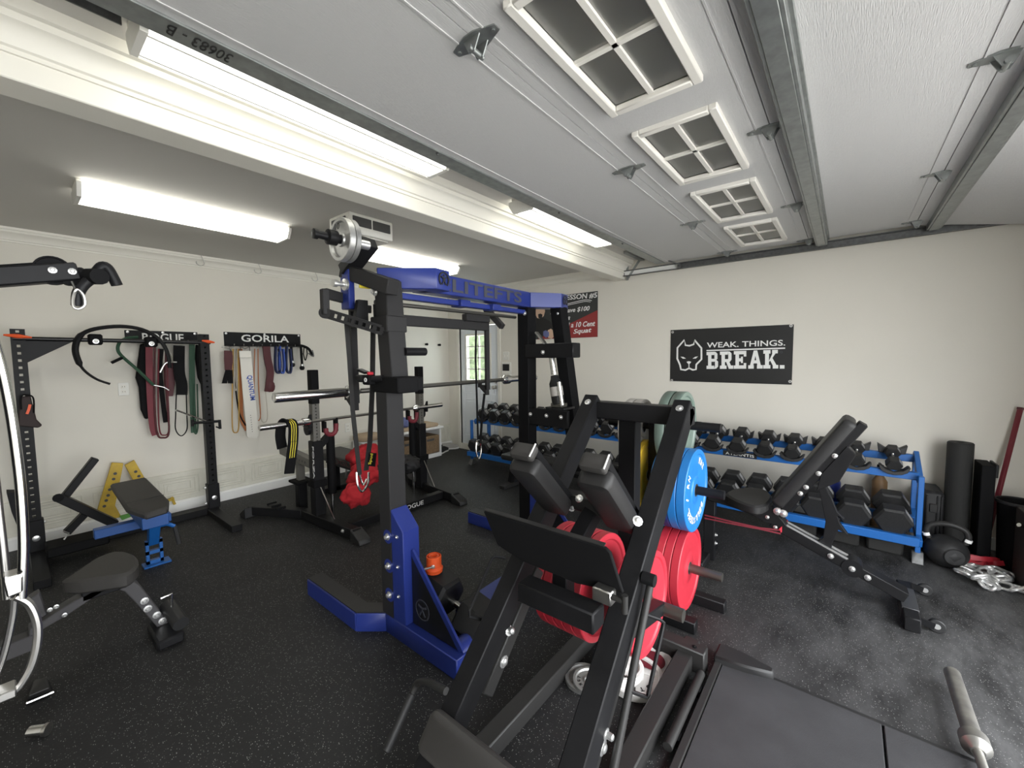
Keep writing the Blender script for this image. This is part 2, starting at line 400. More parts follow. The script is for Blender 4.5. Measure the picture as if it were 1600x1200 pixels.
# ---- back door with window
d1 = thing('door_1', 'white panelled side door with a nine light window', None, (4.50, 4.295, 0), kind='structure')
DX = 4.495
wy0, wy1, wz0, wz1 = 4.06, 4.55, 1.09, 1.77
MB().box(DX, DX+.04, DY0+.01, wy0, .09, DZ1-.01).box(DX, DX+.04, wy1, DY1-.01, .09, DZ1-.01).box(DX, DX+.04, wy0, wy1, .09, wz0).box(DX, DX+.04, wy0, wy1, wz1, DZ1-.01).build('slab', 'doorwhite', d1, .003)
for (a, b, c, d) in ((3.97, 4.26, .22, .80), (4.33, 4.62, .22, .80), (3.97, 4.26, .88, 1.03), (4.33, 4.62, .88, 1.03)):
    mb = MB(); t = .016
    for q in ((a, b, c, c+t), (a, b, d-t, d), (a, a+t, c+t, d-t), (b-t, b, c+t, d-t)): mb.box(DX-.008, DX+.002, q[0], q[1], q[2], q[3])
    mb.box(DX-.005, DX+.002, a+.045, b-.045, c+.04, d-.04).build('panel', 'doorwhite', d1, .002)
mb = MB(); t = .022
for q in ((wy0-t, wy1+t, wz0-t, wz0+.006), (wy0-t, wy1+t, wz1-.006, wz1+t), (wy0-t, wy0+.006, wz0, wz1), (wy1-.006, wy1+t, wz0, wz1)): mb.box(DX-.016, DX+.045, *q)
mb.build('window_frame', 'trimwhite', d1, .003)
for k in range(1, 4): MB().box(DX+.002, DX+.03, wy0, wy1, wz0+(wz1-wz0)*k/4-.009, wz0+(wz1-wz0)*k/4+.009).build('muntin', 'trimwhite', d1)
MB().box(DX+.002, DX+.03, (wy0+wy1)/2-.008, (wy0+wy1)/2+.008, wz0, wz1).build('muntin', 'trimwhite', d1)
for r in range(4):
    for c in range(2):
        a = wy0+(wy1-wy0)*c/2; z = wz0+(wz1-wz0)*r/4
        MB().box(DX+.014, DX+.018, a+.006, a+(wy1-wy0)/2-.006, z+.008, z+(wz1-wz0)/4-.008).build('pane', 'pane', d1)
kb = MB().lathe([(.03,0),(.03,.008),(.012,.012),(.012,.035),(.028,.045),(.03,.06),(.02,.07)], (DX, 3.965, 1.0), (-1,0,0), 18).build('door_knob', 'steel', d1)
MB().lathe([(.03,0),(.03,.01),(.022,.022)], (DX, 3.965, 1.085), (-1,0,0), 18).build('deadbolt', 'steel', d1)
struct('trim_5', MB().box(XR-.015, XR+.06, DY1, DY1+.055, 0, DZ1+.055).box(XR-.015, XR+.06, DY0-.055, DY0, 0, DZ1+.055).box(XR-.015, XR+.06, DY0, DY1, DZ1, DZ1+.055).box(XR-.012, XR+.11, DY0, DY1, 0, .09), 'trimwhite', .003)
# greenery outside the door window
mb = MB(); rnd = random.Random(3)
for k in range(900):
    p = V((rnd.uniform(6.2, 7.4), rnd.uniform(4.2, 9.0), rnd.uniform(.1, 3.2))); a = V((rnd.uniform(-1,1), rnd.uniform(-1,1), rnd.uniform(-.6,1))).normalized(); b = a.orthogonal().normalized(); s = rnd.uniform(.07, .16)
    mb._f([mb.bm.verts.new(p+q) for q in (a*s, b*s*.6, -a*s, -b*s*.6)])
mb.box(7.2, 7.4, 4.0, 9.2, -.1, 3.3)
tag(mb.build('hedge', 'hedge'), 'green leafy hedge seen through the side door window', 'hedge', kind='stuff')

# ---- overhead garage door
DZ = 2.40; GX0, GX1 = -1.25, 4.37
d2 = thing('door_2', 'white sectional garage door standing open overhead', None, (1.5, .3, DZ), kind='structure')
secs = []
def section(y0, y1, z0=DZ, z1=DZ, win=False):
    mb = MB(); t = .035
    def slab(xa, xb, ya, yb):
        def zz(y): return z0+(z1-z0)*(y-y0)/(y1-y0)
        mb.hexa([V((xa,ya,zz(ya))), V((xb,ya,zz(ya))), V((xb,yb,zz(yb))), V((xa,yb,zz(yb))), V((xa,ya,zz(ya)+t)), V((xb,ya,zz(ya)+t)), V((xb,yb,zz(yb)+t)), V((xa,yb,zz(yb)+t))])
    if not win: slab(GX0, GX1, y0, y1)
    else:
        xs = [GX0]+[v for a, b in WIN for v in (a, b)]+[GX1]
        for i in range(0, len(xs), 2): slab(xs[i], xs[i+1], y0, y1)
        for a, b in WIN: slab(a, b, y0, .445); slab(a, b, .72, y1)
    o = mb.build('section', 'doorpaint', d2)
    MB().box(GX0, GX1, y0+.045, y0+.051, min(z0, z1)-.003, min(z0, z1)+.004).build('seam_rib', 'doorpaint', o) if z0 == z1 else None
    MB().box(GX0, GX1, y1-.051, y1-.045, min(z0, z1)-.003, min(z0, z1)+.004).build('seam_rib', 'doorpaint', o) if z0 == z1 else None
    return o
WIN = [(.93+.852*i, 1.53+.852*i) for i in range(-2, 4)]
s1 = section(.902, 1.50); s2 = section(.285, .898, win=True); s3 = section(-.362, .281); s4 = section(-.98, -.366, 2.285, DZ)
for a, b in WIN:
    mb = MB(); t = .032
    for q in ((a-t, b+t, .445-t, .445), (a-t, b+t, .72, .72+t), (a-t, a, .445, .72), (b, b+t, .445, .72)): mb.box(q[0], q[1], q[2], q[3], DZ-.022, DZ+.03)
    mb.build('window_frame', 'winframe', s2, .004)
    cx, cy = (a+b)/2, .5825
    MB().box(a, b, cy-.009, cy+.009, DZ-.008, DZ+.012).box(cx-.009, cx+.009, .445, .72, DZ-.008, DZ+.012).build('muntin', 'winframe', s2)
    for xa, xb in ((a, cx-.009), (cx+.009, b)):
        for ya, yb in ((.445, cy-.009), (cy+.009, .72)):
            MB().box(xa, xb, ya, yb, DZ+.003, DZ+.006).build('pane', 'dustypane', s2)
def hinge(x, y):
    h = MB()
    h.prism([(x-.012, y-.085, DZ), (x+.012, y-.085, DZ), (x+.034, y-.02, DZ), (x+.034, y+.02, DZ), (x+.012, y+.085, DZ), (x-.012, y+.085, DZ), (x-.034, y+.02, DZ), (x-.034, y-.02, DZ)], (0, 0, -.004))
    h.prism([(x-.02, y-.035, DZ), (x-.02, y+.035, DZ), (x-.02, y+.012, DZ-.042), (x-.02, y-.012, DZ-.042)], (.004, 0, 0)).prism([(x+.016, y-.035, DZ), (x+.016, y+.035, DZ), (x+.016, y+.012, DZ-.042), (x+.016, y-.012, DZ-.042)], (.004, 0, 0))
    h.cyl((x-.03, y, DZ-.034), (x+.03, y, DZ-.034), .009, n=10)
    for yy in (-.07, .07): h.cyl((x, y+yy, DZ), (x, y+yy, DZ-.008), .006, n=8)
    h.build('hinge', 'galv', d2)
for x, y in ((.95,.90),(2.07,.90),(3.20,.90),(4.30,.90),(2.09,.283),(3.25,.283),(4.31,.28),(2.08,-.364),(3.20,-.364),(4.25,-.364),(.95,.283)): hinge(x, y)
for ya in (.155, -.505):
    z = DZ-.002
    MB().box(GX0, GX1, ya, ya+.012, z-.05, z).box(GX0, GX1, ya+.068, ya+.08, z-.05, z).box(GX0, GX1, ya+.012, ya+.068, z-.055, z-.045).box(GX0, GX1, ya-.012, ya+.004, z-.012, z).build('strut', 'galv', d2, .002)
la = MB().box(GX0, 4.36, 1.495, 1.50+.085, DZ-.006, DZ+.035).box(GX0, 4.36, 1.49, 1.498, DZ-.009, DZ).build('edge_angle', 'galv', d2, .002)
lettering(la, '30683 - B', (.505, 1.515, DZ-.006), (.345, 1.512, DZ-.0065), .05, (0, 1, 0), 'ink_black', bold=0)
bolts(d2, [(1.32, 1.505, DZ-.009), (2.36, 1.505, DZ-.009), (3.35, 1.505, DZ-.009)], (0, 0, -1), .006, .006, 'galvdark')
# track
tk = thing('door_track', 'galvanised steel roller track of the garage door along the wall', 'track', (4.41, 1.0, 2.35))
MB().box(4.395, 4.43, -.98, 1.30, 2.325, 2.331).box(4.395, 4.43, -.98, 1.30, 2.379, 2.385).box(4.428, 4.434, -.98, 1.30, 2.325, 2.385).build('rail', 'galvdark', tk)
MB().box(4.395, 4.43, 1.30, 1.97, 2.325, 2.331).box(4.395, 4.43, 1.30, 1.97, 2.379, 2.385).box(4.428, 4.434, 1.30, 1.97, 2.325, 2.385).build('rail_end', 'galvdark', tk)
MB().box(4.424, 4.428, 1.36, 1.96, 2.333, 2.378).build('printed_sticker', 'ink_white', tk)
MB().beam((4.43, 1.93, 2.28), (4.43, 1.93, 2.50), .03, .004, (1,0,0)).beam((4.42, 1.92, 2.30), (4.42, 1.78, 2.49), .025, .004, (1,0,0)).box(4.0, 4.44, 1.74, 1.785, 2.47, 2.498).build('hanger_bracket', 'galv', tk)
MB().cyl((4.37, 1.35, 2.35), (4.425, 1.35, 2.35), .022, n=14).beam((4.36, 1.35, 2.36), (4.30, 1.46, 2.41), .03, .006).build('roller_bracket', 'galvdark', tk)
# punched angle iron on the ceiling, upper left
tag(MB().box(-.02, .28, 1.70, 1.73, 2.485, 2.499).box(-.02, .28, 1.725, 1.73, 2.455, 2.499).build('angle_iron', 'galvdark', None), 'punched grey angle iron fixed to the ceiling beside the beam', 'bracket')

# ================================================================ LAMPS
def lamp(x0, x1, y0, y1, zb, zt, label, lm='lens'):
    t = thing('fluorescent_light', label, 'light', ((x0+x1)/2, (y0+y1)/2, zt), 'ceiling strip lights')
    h = zt-zb; e = .035
    MB().box(x0, x1, y0+.02, y1-.02, zt-.018, zt).build('housing', 'trimwhite', t, .003)
    prof = [(y0, zt-.02), (y0, zb+h*.55), (y0+e, zb), (y1-e, zb), (y1, zb+h*.55), (y1, zt-.02)]
    MB().prism([(x0+.02, y, z) for y, z in prof], (x1-x0-.04, 0, 0)).build('lens', lm, t)
    for yy in (y0+e+.012, y1-e-.012): MB().box(x0+.02, x1-.02, yy-.004, yy+.004, zb-.003, zb+.002).build('lens_rib', 'plastic', t)
    for a in (x0, x1-.02): MB().prism([(a, y+(-.004 if y < (y0+y1)/2 else .004), z-(.004 if z < zb+.01 else 0)) for y, z in prof], (.02, 0, 0)).build('end_cap', 'plastic', t)
lamp(.30, 1.49, 1.585, 1.80, 2.405, 2.50, 'long glowing strip light above the beam edge, nearest the camera')
lamp(2.20, 3.38, 1.585, 1.80, 2.405, 2.50, 'glowing strip light beside the beam, nearest the right wall')
lamp(.30, 1.42, 3.29, 3.55, 2.36, 2.45, 'glowing strip light on the back ceiling at the left', 'lens_back')
lamp(2.10, 3.20, 3.32, 3.58, 2.36, 2.45, 'glowing strip light behind the blue rig top', 'lens_back')

# ================================================================ CEILING HEATER, WALL ITEMS
t = thing('ceiling_heater', 'white box unit with dark slots hanging from the back ceiling', 'heater', (1.71, 2.79, 2.45))
MB().box(1.53, 1.88, 2.66, 2.93, 2.31, 2.45).build('case', 'plastic', t, .008)
for a, b in ((1.555, 1.70), (1.71, 1.855)): MB().box(a, b, 2.653, 2.661, 2.36, 2.425).build('slot', 'slot', t, .004)
MB().box(1.523, 1.531, 2.70, 2.89, 2.36, 2.425).build('slot', 'slot', t, .004)
MB().box(1.56, 1.85, 2.68, 2.91, 2.300, 2.31).build('grille', 'plastic', t, .004)
def outlet(p, label):
    o = thing('wall_outlet', label, 'outlet', p)
    x, y, z = p
    MB().box(x-.036, x+.036, y-.007, y, z-.057, z+.057).build('plate', 'plastic', o, .003)
    for dz in (-.022, .022):
        s = MB().box(x-.016, x+.016, y-.009, y-.006, z+dz-.014, z+dz+.014).build('socket', 'trimwhite', o, .003)
        MB().box(x-.009, x-.006, y-.010, y-.0085, z+dz-.006, z+dz+.006).box(x+.006, x+.009, y-.010, y-.0085, z+dz-.006, z+dz+.006).build('slots', 'slot', s)
p = AY(193, 608, YB); outlet((p.x, YB, p.z), 'white wall outlet left of the hanging bands')
p = AY(543, 668, YB); outlet((p.x, YB, p.z), 'white wall outlet above the tan stool')
def wall_knob(p, n, label):
    o = thing('coat_knob', label, 'hook', p, 'black coat knobs'); p = V(p); n = V(n)
    MB().lathe([(.016, 0), (.016, .006), (.008, .01), (.008, .028)], p, n, 12).build('stem', 'blackmatte', o)
    MB().lathe([(.010, .026), (.018, .032), (.019, .042), (.013, .05)], p, n, 14).build('knob', 'blackmatte', o)
p = AY(665, 538, YB); wall_knob((p.x, YB, p.z), (0,-1,0), 'black coat knob on the back wall, farther from the door')
p = AY(685, 539, YB); wall_knob((p.x, YB, p.z), (0,-1,0), 'black coat knob on the back wall, nearer the corner')
p = AX(815, 549, XR); wall_knob((XR, p.y, p.z), (-1,0,0), 'black coat knob on the right wall beside the light switch')
t = thing('wall_picture', 'small framed picture on a white ledge beside the door', 'picture', AX(792, 576, XR))
q = AX(792, 576, XR); y, z = q.y, q.z
MB().box(XR-.02, XR, y-.085, y+.085, z-.075, z+.09).build('frame', 'plastic', t, .004)
MB().box(XR-.024, XR-.018, y-.06, y+.06, z-.03, z+.065).build('print', 'charcoal', t)
MB().box(XR-.05, XR, y-.09, y+.09, z-.095, z-.078).build('ledge', 'plastic', t, .003)
q = AX(791, 556, XR)
t = thing('light_switch', 'white double light switch above the small picture', 'switch', q)
MB().box(XR-.007, XR, q.y-.055, q.y+.055, q.z-.057, q.z+.057).build('plate', 'plastic', t, .003)
for dy in (-.024, .024): MB().box(XR-.014, XR-.006, q.y+dy-.006, q.y+dy+.006, q.z-.012, q.z+.012).build('toggle', 'trimwhite', t)
# wire hooks on the crown
for px, lab in ((312, 'thin wire hook on the back crown moulding, leftmost'), (402, 'thin wire hook on the back crown moulding, middle'), (491, 'thin wire hook on the back crown moulding, rightmost')):
    q = AY(px, 400+(px-310)*.14, 4.86)
    tag(MB().tube(cr([(q.x-.03, 4.86, 2.385), (q.x-.03, 4.845, 2.36), (q.x, 4.84, 2.345), (q.x+.03, 4.845, 2.37), (q.x+.02, 4.85, 2.42), (q.x+.01, 4.855, 2.447)], 5), .003, 6).build('wire_hook', 'steel'), lab, 'hook', 'wire hooks on the crown')

# ---- banner
t = thing('wall_banner', 'black banner with a white dog head, WEAK THINGS BREAK', 'banner', (XR, .92, 1.44))
BX = XR-.006
MB().box(BX, XR-.001, .378, 1.460, 1.166, 1.708).build('cloth', 'bannerblack', t, .001)
def bz(x, y): return AX(1000+x/4, 450+y/4, BX-.001)
head = [(277,325),(284,358),(309,361),(336,352),(340,325),(384,376),(384,446),(352,478),(350,509),(330,512),(307,501),(284,513),(256,509),(250,480),(233,442),(234,374)]
MB().ribbon([bz(*p) for p in head], (1,0,0), .003, .017, closed=True).build('dog_outline', 'ink_white', t)
for eye in ([(253,429),(272,431),(287,441),(268,442)], [(363,427),(345,430),(329,441),(349,441)], [(291,461),(305,457),(321,461),(314,471),(306,477),(298,471)]):
    MB().prism([bz(*p) for p in eye], (-.0015, 0, 0)).build('dog_mark', 'ink_white', t)
MB().ribbon([bz(306,475), bz(306,500)], (1,0,0), .003, .008).build('dog_mark', 'ink_white', t)
def fit(parent, body, a, b, htop, m, f, bold=0.0, shear=0.0):
    A, B, T = f(*a), f(*b), f(*htop); return lettering(parent, body, A, B, (T-A).length, T-A, m, bold=bold, shear=shear)
fit(t, 'WEAK. THINGS.', (418, 374), (908, 360), (417, 341), 'ink_white', bz, .012)
def slab_word(parent, word, a, b, top):
    "heavy slab serif capitals cut as flat pieces"
    G = {'B': ([(1.2,0,3.8,10),(0,0,6,1.9),(0,8.1,6,10),(3,4.2,6.4,5.9),(6.6,1.2,9,4.4),(6.2,5.7,8.5,8.9)], [[(6,0),(7.6,.2),(9,1.4),(6.6,1.9)],[(6.6,4.2),(9,4.2),(7.6,5.4),(6,5.5)],[(6,5.2),(7.4,5.2),(8.5,5.9),(6.2,5.9)],[(6.2,8.1),(8.5,8.7),(7.3,9.8),(6,10)]]),
         'R': ([(1.2,0,3.8,10),(0,0,5,1.9),(0,8.1,6,10),(3,3.9,6.4,5.6),(6.3,5.2,8.7,8.9),(6.6,0,10,1.9)], [[(6.3,8.1),(8.7,8.7),(7.5,9.8),(6,10)],[(6,3.9),(7.6,4.1),(8.7,5.3),(6.3,5.6)],[(4.6,4.2),(7,4.2),(9.4,0),(6.8,0)]]),
         'E': ([(1.2,0,3.8,10),(0,0,9,1.9),(0,8.1,9,10),(3,4.1,6.2,5.9),(7.2,0,9,3.2),(7.2,6.8,9,10),(5.2,3.2,6.6,6.8)], []),
         'A': ([(0,0,3.9,1.9),(6.1,0,10,1.9),(3,2.9,7,4.6)], [[(1,1),(3.3,1),(5.8,10),(3.8,10)],[(6.6,1),(9,1),(6.2,10),(4.2,10)]]),
         'K': ([(1.2,0,3.8,10),(0,0,4.8,1.9),(0,8.1,4.8,10),(6.4,0,10,1.9),(5.9,8.1,9.6,10)], [[(3.4,3.4),(5.2,4.6),(8.9,9),(6.6,9)],[(4.2,5),(6,5.8),(9.4,1),(6.8,1)]])}
    A, B, T = bz(*a), bz(*b), bz(*top); ux = B-A; uy = T-A; n = len(word)
    for i, ch in enumerate(word):
        mb = MB(); q = lambda x, y: A+ux*((i+x/10*.96)/n)+uy*(y/10)
        for k, (x0, y0, x1, y1) in enumerate(G[ch][0]): mb.prism([q(x0,y0), q(x1,y0), q(x1,y1), q(x0,y1)], (-.0012-.0001*k, 0, 0))
        for k, P in enumerate(G[ch][1]): mb.prism([q(*p) for p in P], (-.0019-.0001*k, 0, 0))
        o_ = mb.build('lettering', 'ink_white', parent); o_['kind'] = 'stuff'
slab_word(t, 'BREAK', (416, 506), (868, 503), (416, 400))
MB().prism([bz(874,504), bz(903,504), bz(903,482), bz(874,482)], (-.0015,0,0)).build('lettering', 'ink_white', t)
MB().ribbon([bz(416, 391), bz(907, 376)], (1,0,0), .003, .012).build('rule', 'ink_white', t)
MB().lathe([(.007,0),(.010,0),(.010,.0015),(.007,.0015)], bz(883, 401), (-1,0,0), 14, closed=True).build('mark', 'ink_dull', t)
for p in ((204, 276), (944, 236), (199, 577), (938, 584)):
    MB().lathe([(.005,0),(.013,0),(.013,.003),(.005,.003)], bz(*p), (-1,0,0), 14, closed=True).build('grommet', 'zinc', t)
# ---- poster
t = thing('wall_poster', 'black and red lesson poster with a bearded man behind the rig', 'poster', (XR, 2.79, 1.94))
PX = XR-.005
MB().box(PX, XR-.001, 2.317, 3.25, 1.668, 2.21).build('sheet', 'posterblack', t, .001)
MB().prism([(PX-.001, 2.318, 1.669), (PX-.001, 3.20, 1.669), (PX-.001, 2.318, 1.985)], (-.001, 0, 0)).build('red_field', 'posterred', t)
def pz(x, y): return AX(800+x/10, 440+y/10, PX-.003)
fit(t, 'LESSON #5', (800, 300), (1330, 258), (795, 215), 'ink_white', pz, .02, .1)
fit(t, "Don't have $100", (600, 520), (1215, 462), (600, 440), 'ink_white', pz, .02, .25)
fit(t, 'Shoes', (640, 620), (910, 600), (640, 545), 'ink_white', pz, .02, .25)
fit(t, 'And a 10 Cent', (745, 730), (1300, 695), (745, 650), 'ink_white', pz, .02, .25)
fit(t, 'Squat', (960, 838), (1245, 812), (960, 745), 'ink_white', pz, .02, .25)
MB().ribbon(cr([pz(820, 360), pz(1000, 315), pz(1150, 285), pz(1245, 298)], 4), (1,0,0), .002, .008).build('underline', 'ink_white', t)
MB().ribbon(cr([pz(860, 370), pz(1000, 340), pz(1140, 310), pz(1225, 318)], 4), (1,0,0), .002, .006).build('underline', 'ink_white', t)
MB().prism([pz(*p) for p in ((320,600),(420,560),(500,570),(600,620),(660,720),(690,860),(560,880),(330,780))], (-.001,0,0)).build('printed_shirt', 'postershirt', t)
MB().prism([pz(*p) for p in ((352,400),(380,388),(510,392),(516,470),(495,540),(440,580),(395,570),(360,500))], (-.0015,0,0)).build('printed_face', 'skin', t)
MB().prism([pz(*p) for p in ((410,510),(445,500),(478,515),(470,560),(440,582),(415,565))], (-.0022,0,0)).build('printed_beard', 'ink_black', t)
MB().prism([pz(*p) for p in ((560,760),(610,735),(650,770),(670,840),(620,895),(565,880))], (-.0022,0,0)).build('printed_arm', 'skin', t)
MB().prism([pz(*p) for p in ((490,780),(530,760),(580,790),(580,850),(530,880),(490,840))], (-.0024,0,0)).build('printed_wrap', 'denim', t)
# ================================================================ MONOLIFT RIG
rig = thing('monolift_rack', 'tall black and blue monolift rack standing in the middle', 'squat rack', (1.82, 1.8, 0))
FTN = [(1.135, 2.52), (1.135, 1.985), (1.236, 1.86), (1.236, 1.30)]
def mx(p): return (3.65-p[0], p[1])
for side, P in (('n', FTN), ('f', [mx(p) for p in FTN])):
    MB().path(P, .10, 0, .10).build('base_leg', 'rigblue', rig, .004)
    MB().path([(P[0][0], 2.515), P[1], P[2]], .086, .10, .106).build('tread', 'rubber', rig)
    sx = 1 if side == 'n' else -1; x0 = P[2][0]
    b = MB().prism([(x0-.05*sx, 1.67, .10), (x0-.05*sx, 1.77, .10), (x0-.05*sx, 1.77, .68), (x0-.05*sx, 1.67, .585)], (.10*sx, 0, 0)).build('sleeve', 'rigblue', rig, .004)
    for z in (.22, .375, .53):
        MB().lathe([(.036, -.006), (.036, .006)], (x0-.045*sx, 1.80, z), (sx, 0, 0), 18).build('lug', 'rigblue', rig)
        bolts(rig, [(x0-.052*sx, 1.80, z)], (-sx, 0, 0), .014, .014)
        bolts(rig, [(x0-.051*sx, 1.72, z+.02)], (-sx, 0, 0), .007, .005)
    g = MB().prism([(x0-.006, 1.665, .10), (x0-.006, 1.665, .46), (x0-.006, 1.33, .105)], (.012, 0, 0)).build('gusset', 'blackgloss', rig)
    MB().beam((x0, 1.668, .475), (x0, 1.318, .105), .03, .012, (1,0,0)).build('gusset_flange', 'rigblue', g)
    c = V((x0-.008*sx, 1.585, .20))
    MB().lathe([(.047,0),(.053,0),(.053,.002),(.047,.002)], c, (-sx,0,0), 26, closed=True).build('ring_logo', 'ink_dull', g)
    MB().ribbon([c+V((-.002*sx,-.02,-.03)), c+V((-.002*sx,0,.0)), c+V((-.002*sx,.02,-.03))], (1,0,0), .003, .01).ribbon([c+V((-.002*sx,-.03,.02)), c+V((-.002*sx,0,.01)), c+V((-.002*sx,.03,.02))], (1,0,0), .003, .01).build('figure_logo', 'ink_dull', g)
    MB().box(x0-.05, x0+.05, 1.772, 1.868, .10, 1.30 if side == 'n' else 1.80).build('post', 'charcoal' if side == 'n' else 'blackmatte', rig, .004)
MB().cyl((1.236, 1.355, .085), (1.33, 1.355, .085), .05, n=16).build('crossbar_pivot', 'rigblue', rig)
# wide flat base plate seen behind the dumbbell
MB().box(1.46, 2.37, 1.45, 1.605, .0, .10).build('base_plate', 'rigblue', rig, .004)
# near side upper works
MB().beam((1.236, 1.805, 1.83), (1.236, 1.768, 1.30), .10, .10, (0,1,0)).build('front_brace', 'charcoal', rig, .005)
MB().box(1.175, 1.30, 1.66, 1.885, 1.275, 1.355).box(1.29, 1.335, 1.665, 1.76, 1.28, 1.35).build('collar', 'blackmatte', rig, .006)
MB().box(1.176, 1.296, 1.735, 1.88, 1.575, 1.655).build('upper_collar', 'charcoal', rig, .005)
MB().beam((1.195, 1.70, 1.785), (1.155, 2.06, 1.905), .075, .075).build('lever_arm', 'charcoal', rig, .005)
MB().cyl(V((1.27, 1.73, 1.478)), V((1.40, 1.73, 1.478)), .021, n=16).build('spotter_peg', 'black', rig)
la_ = V((1.15, 2.04, 1.90)); lb_ = AX(578, 378, 1.17)
MB().beam(la_, lb_, .06, .085, (1,0,0)).build('counterweight_lever', 'black', rig, .004)
hz0 = lb_ + V((-.01, 0, -.02)); hdir = V((-1, 0, 0))
MB().cyl(hz0, hz0+hdir*.10, .022, n=16).build('horn_collar', 'zinc', rig)
MB().lathe([(.020, .06), (.020, .16), (.034, .165), (.034, .205), (.018, .21), (.016, .25), (.022, .252), (.022, .27), (.010, .272)], hz0, hdir, 18).build('weight_horn', 'black', rig)
MB().box(1.12, 1.155, 1.975, 2.055, 1.70, 1.90).build('blue_end', 'rigblue', rig, .004)
# hook carrier on the outer side
a0, a1 = AY(507, 458, 2.02), AX(536, 466, 1.13); a0b = AY(508, 489, 2.02); a1b = AX(597, 516, 1.175)
MB().beam(a0, a1, .03, .05).beam(a0+V((0,0,.02)), a0b-V((0,0,.01)), .035, .035, (1,0,0)).build('hook_bracket', 'charcoal', rig, .004)
mb = MB(); n = 8; d = (a1b-a0b)
for sgn in (-1, 1): mb.beam(a0b+V((0,0,sgn*.018)), a1b+V((0,0,sgn*.018)), .012, .014)
for k in range(n+1): c = a0b+d*(k/n); mb.beam(c-d.normalized()*.009, c+d.normalized()*.009, .012, .03)
mb.build('perforated_bar', 'charcoal', rig)
MB().cyl(a0b-V((.008,.008,0)), a0b+V((.008,.008,0)), .028, n=14).build('bar_knob', 'charcoal', rig)
q = AX(541, 445, 1.12); MB().lathe([(.03,0),(.03,.012),(.012,.014),(.012,.05),(.018,.052),(.018,.07)], q, (-1,0,0), 16).build('pulley', 'zinc', rig)
for pts in ([(1.10,1.90,1.60),(1.18,1.90,1.60),(1.18,1.90,1.74),(1.13,1.90,1.74)], [(1.19,1.80,1.57),(1.19,1.87,1.57),(1.19,1.87,1.72),(1.19,1.78,1.70)]):
    MB().prism(pts, (.0,.03,0) if pts[0][1] == pts[1][1] else (.03,0,0)).build('pivot_plate', 'black', rig)
bolts(rig, [AX(586, 456, 1.18)], (-1,0,0), .016, .016)
MB().box(1.14, 1.20, 1.905, 1.912, 1.80, 1.845).build('warning_sticker', 'ink_yellow', rig)
# blue top frame
zt0, zt1 = 1.795, 1.90
p1 = MB().prism([(1.20, 1.845, zt0), (1.27, 1.92, zt0), (1.50, 1.72, zt0), (1.505, 1.64, zt0), (1.40, 1.625, zt0)], (0, 0, zt1-zt0)).build('top_frame_near', 'rigblue', rig, .004)
tb = MB().prism([(1.40, 1.725, zt0), (1.40, 1.83, zt0), (2.42, 1.86, zt0), (2.37, 1.755, zt0)], (0, 0, zt1-zt0)).build('top_beam', 'rigblue', rig, .004)
p3 = MB().prism([(2.37, 1.755, zt0), (2.42, 1.86, zt0), (2.69, 1.69, zt0), (2.675, 1.63, zt0), (2.56, 1.615, zt0)], (0, 0, zt1-zt0)).build('top_frame_far', 'rigblue', rig, .004)
lettering(tb, 'ELITEFTS', (1.505, 1.726, zt0+.018), (2.265, 1.751, zt0+.018), .072, (0,0,1), 'ink_dull', bold=.02)
def ring_logo(parent, c, n):
    n = V(n).normalized(); u = V((0,0,1)); s = n.cross(u).normalized(); c = V(c)+n*.004
    arc = [c+s*.036*math.cos(math.radians(a))+u*.036*math.sin(math.radians(a)) for a in range(-50, 231, 14)]
    MB().ribbon(arc, n, .003, .008).build('ring_logo', 'ink_black', parent)
    MB().ribbon([c+s*-.022+u*.012, c+u*.006, c+s*.022+u*.012], n, .003, .008).ribbon([c+s*-.014-u*.026, c-u*.002, c+s*.014-u*.026], n, .003, .008).prism([c+s*-.008+u*.005, c+s*.008+u*.005, c+s*.008-u*.012, c+s*-.008-u*.012], n*.002).build('figure_logo', 'ink_black', parent)
    MB().lathe([(.006, 0), (.006, .002)], c+u*.02, n, 10).build('figure_logo', 'ink_black', parent)
ring_logo(p1, (1.452, 1.631, 1.848), (.14, -1, 0)); ring_logo(p3, (2.618, 1.621, 1.85), (.14, -1, 0))
MB().beam((1.25, 1.80, 1.765), (2.40, 1.82, 1.765), .05, .03).build('beam_flange', 'rigblue', rig, .003)
MB().box(1.70, 1.78, 1.76, 1.85, 1.745, 1.785).box(1.98, 2.06, 1.76, 1.85, 1.745, 1.785).build('hook_shuttle', 'rigblue', rig, .003)
MB().cyl((1.22, 1.90, 1.735), (2.38, 1.90, 1.735), .012, n=10).build('slide_rod', 'darksteel', rig)
MB().beam((1.25, 1.93, 1.655), (2.10, 1.93, 1.655), .04, .06).build('hook_crossbar', 'charcoal', rig, .004)
MB().beam((1.86, 1.90, 1.70), (2.08, 1.90, 1.70), .05, .045).build('crossbar_clamp', 'charcoal', rig, .004)
# bar hooks
for i, (xx, yy, zt) in enumerate(((1.20, 2.13, 1.72), (2.27, 2.13, 1.80))):
    h = MB().box(xx-.018, xx+.018, yy-.055, yy-.035, 1.20, zt).prism([(xx-.018, yy-.045, 1.16), (xx-.018, yy-.045, 1.235), (xx-.018, yy+.035, 1.235), (xx-.018, yy+.03, 1.222)], (.036,0,0)).box(xx-.018, xx+.018, yy+.028, yy+.04, 1.215, 1.265)
    h.build('bar_hook', 'charcoal', rig)
    MB().beam((xx, yy-.045, zt), (xx, 1.93, 1.66 if i else 1.70), .04, .04).build('hook_link', 'charcoal', rig, .003)
